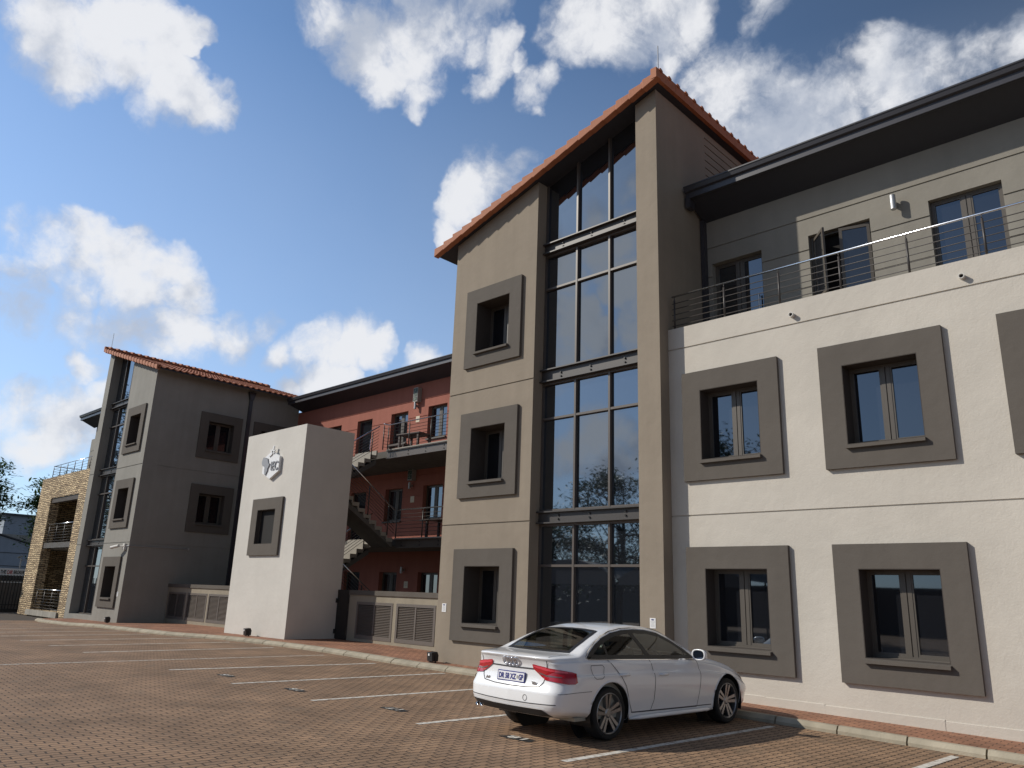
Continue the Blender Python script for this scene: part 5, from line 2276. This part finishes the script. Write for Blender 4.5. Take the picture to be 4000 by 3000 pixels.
    # wheels
    for (ax, s) in ((0, -1), (0, 1), (WB, -1), (WB, 1)):
        yo = s * .772
        tm = MB()
        tp = [(.255, -.105), (.30, -.115), (.318, -.10), (RT, -.075), (RT, .075), (.318, .10), (.30, .115), (.262, .108), (.252, .10), (.252, -.10)]
        tm.lathe([(r, o_ * 1.0) for r, o_ in tp], (ax, yo, RT), 'y', 48)
        wh = tm.build('wheel', 'tyre_rubber', C, smooth=True, local=True)
        rm = MB()
        f = s
        rm.lathe([(.256, f * .104), (.246, f * .108), (.236, f * .098), (.230, f * .04), (.226, -f * .09)], (ax, yo, RT), 'y', 48)
        # five split spokes
        ph = {(-1, 0): .35, (-1, WB): .1}.get((s, ax), .2)
        for k in range(5):
            a = ph + 2 * math.pi * k / 5
            er_ = Vector((math.cos(a), 0, math.sin(a)))
            et = Vector((-math.sin(a), 0, math.cos(a)))
            c = Vector((ax, yo, RT))
            for sg in (-1, 1):
                p0 = c + er_ * .045 + et * sg * .019
                p1 = c + er_ * .242 + et * sg * .042
                w0, w1 = .034, .046
                q = [p0 - et * w0 / 2 + Vector((0, f * .078, 0)), p0 + et * w0 / 2 + Vector((0, f * .078, 0)), p1 + et * w1 / 2 + Vector((0, f * .098, 0)), p1 - et * w1 / 2 + Vector((0, f * .098, 0))]
                rm.prism(q, (0, -f * .045, 0))
        rm.lathe([(0, f * .088), (.040, f * .088), (.062, f * .078), (.066, f * .03)], (ax, yo, RT), 'y', 24)
        rim = rm.build('rim', 'rim_alloy', wh, local=True, fixn=True)
        bk = MB()
        bk.lathe([(0, f * .02), (.15, f * .02), (.15, -f * .0), (.228, -f * .02), (.228, -f * .09), (0, -f * .09)], (ax, yo, RT), 'y', 32)
        bk.build('brake_disc', 'brake_dark', wh, local=True)
        # arch liner and lip
        al = MB()
        n = 28
        y1, y0 = s * .880, s * .52
        prev = None
        for k in range(n + 1):
            t = math.pi * (-.12 + 1.24 * k / n)
            p = (ax + (AR + .004) * math.cos(t), RT + (AR + .004) * math.sin(t))
            if prev:
                al.quad((prev[0], y0, prev[1]), (p[0], y0, p[1]), (p[0], y1, p[1]), (prev[0], y1, prev[1]))
            prev = p
        al.poly([(ax + (AR + .01) * math.cos(2 * math.pi * k / 24), y0, RT + (AR + .01) * math.sin(2 * math.pi * k / 24)) for k in range(24)])
        al.build('arch_liner', 'car_black', C, local=True)
        lp = []
        for k in range(n + 1):
            t = math.pi * (-.05 + 1.10 * k / n)
            r_ = project((ax + (AR + .010) * math.cos(t), RT + (AR + .010) * math.sin(t)), 'side', s)
            if r_:
                lp.append(r_[0] + r_[1] * .001)
        if len(lp) > 3:
            m = MB()
            m.tube(lp, .008, 6)
            m.build('arch_lip', 'car_paint', C, smooth=True, local=True)
    # mirrors
    for s in (-1, 1):
        m = MB()
        c = Vector((1.93, s * 1.0, 1.025))
        prof = [(.0, -.075), (.062, -.066), (.082, -.02), (.084, .05), (.070, .055)]
        i0 = len(m.v)
        nn = 18
        prof2 = [(.0, .085), (.05, .075), (.085, .035), (.098, -.03), (.096, -.055), (.080, -.058), (.076, -.050)]
        for (r_, ox) in prof2:
            for j in range(nn):
                t = 2 * math.pi * j / nn
                ct, st_ = math.cos(t), math.sin(t)
                m.v.append((c.x + ox, c.y + r_ * 1.22 * (abs(ct) ** .75) * (1 if ct > 0 else -1), c.z + r_ * .82 * (abs(st_) ** .75) * (1 if st_ > 0 else -1)))
        for k in range(len(prof2) - 1):
            for j in range(nn):
                j2 = (j + 1) % nn
                m.f.append((i0 + k * nn + j, i0 + k * nn + j2, i0 + (k + 1) * nn + j2, i0 + (k + 1) * nn + j))
                m.mi.append(0)
        m.tube([(1.97, s * .86, .965), (1.95, s * .95, .985)], [.03, .025], 8)
        mo = m.build('wing_mirror', 'car_paint', C, smooth=True, local=True, fixn=True)
        m = MB()
        m.poly([(c.x - .052, c.y + .074 * 1.22 * (abs(math.cos(t)) ** .75) * (1 if math.cos(t) > 0 else -1), c.z + .074 * .82 * (abs(math.sin(t)) ** .75) * (1 if math.sin(t) > 0 else -1)) for t in [2 * math.pi * j / 18 for j in range(18)]])
        m.build('mirror_glass', 'mirror_face', mo, local=True)
    # interior: floor, seats, dash, wheel, parcel shelf
    m = MB()
    m.box(-.60, 2.45, -.80, .80, .26, .30)
    m.box(2.02, 2.40, -.70, .70, .60, .93)
    m.box(1.92, 2.06, -.72, .72, .72, .90)
    m.box(-.78, -.14, -.66, .66, .84, .955)
    for s in (-1, 1):
        m.box(-.2, 2.3, s * .72, s * .80, .30, .90)
    m.build('cabin', 'trim_grey', C, local=True)
    m = MB()
    m.prism([(.20, -.58, .50), (.72, -.58, .46), (.72, -.58, .56), (.22, -.58, .62)], (0, 1.16, 0))
    m.prism([(.22, -.58, .55), (.34, -.58, .55), (.06, -.58, 1.06), (-.06, -.58, 1.04)], (0, 1.16, 0))
    for y in (-.36, .36):
        m.box(-.08, .02, y - .12, y + .12, 1.07, 1.20)
    m.build('rear_seat', 'seat_dark', C, local=True, fixn=True, bevel=.02)
    for y in (-.37, .37):
        m = MB()
        m.prism([(.98, y - .25, .44), (1.52, y - .25, .48), (1.52, y - .25, .60), (1.0, y - .25, .58)], (0, .5, 0))
        m.prism([(.98, y - .23, .55), (1.12, y - .23, .55), (.88, y - .20, 1.10), (.77, y - .20, 1.08)], (0, .44, 0))
        m.box(.72, .82, y - .13, y + .13, 1.10, 1.28)
        m.build('front_seat', 'seat_dark', C, local=True, fixn=True, bevel=.02)
    m = MB()
    cc = Vector((1.66, -.37, .88))
    pts = []
    for j in range(25):
        t = 2 * math.pi * j / 24
        pts.append(cc + Vector((-.42, 0, .9)).normalized() * (.185 * math.sin(t)) + Vector((0, 1, 0)) * (.185 * math.cos(t)))
    m.tube(pts, .015, 8, caps=False)
    m.tube([cc + Vector((0, -.18, 0)), cc + Vector((0, .18, 0))], .018, 6)
    m.tube([cc, cc + Vector((.4, 0, -.2))], .03, 8)
    m.build('steering_wheel', 'car_black', C, smooth=True, local=True)
    # underbody
    m = MB()
    m.box(.45, 2.4, -.70, .70, .175, .22)
    m.build('underbody', 'car_black', C, local=True)
    return C


build_car()
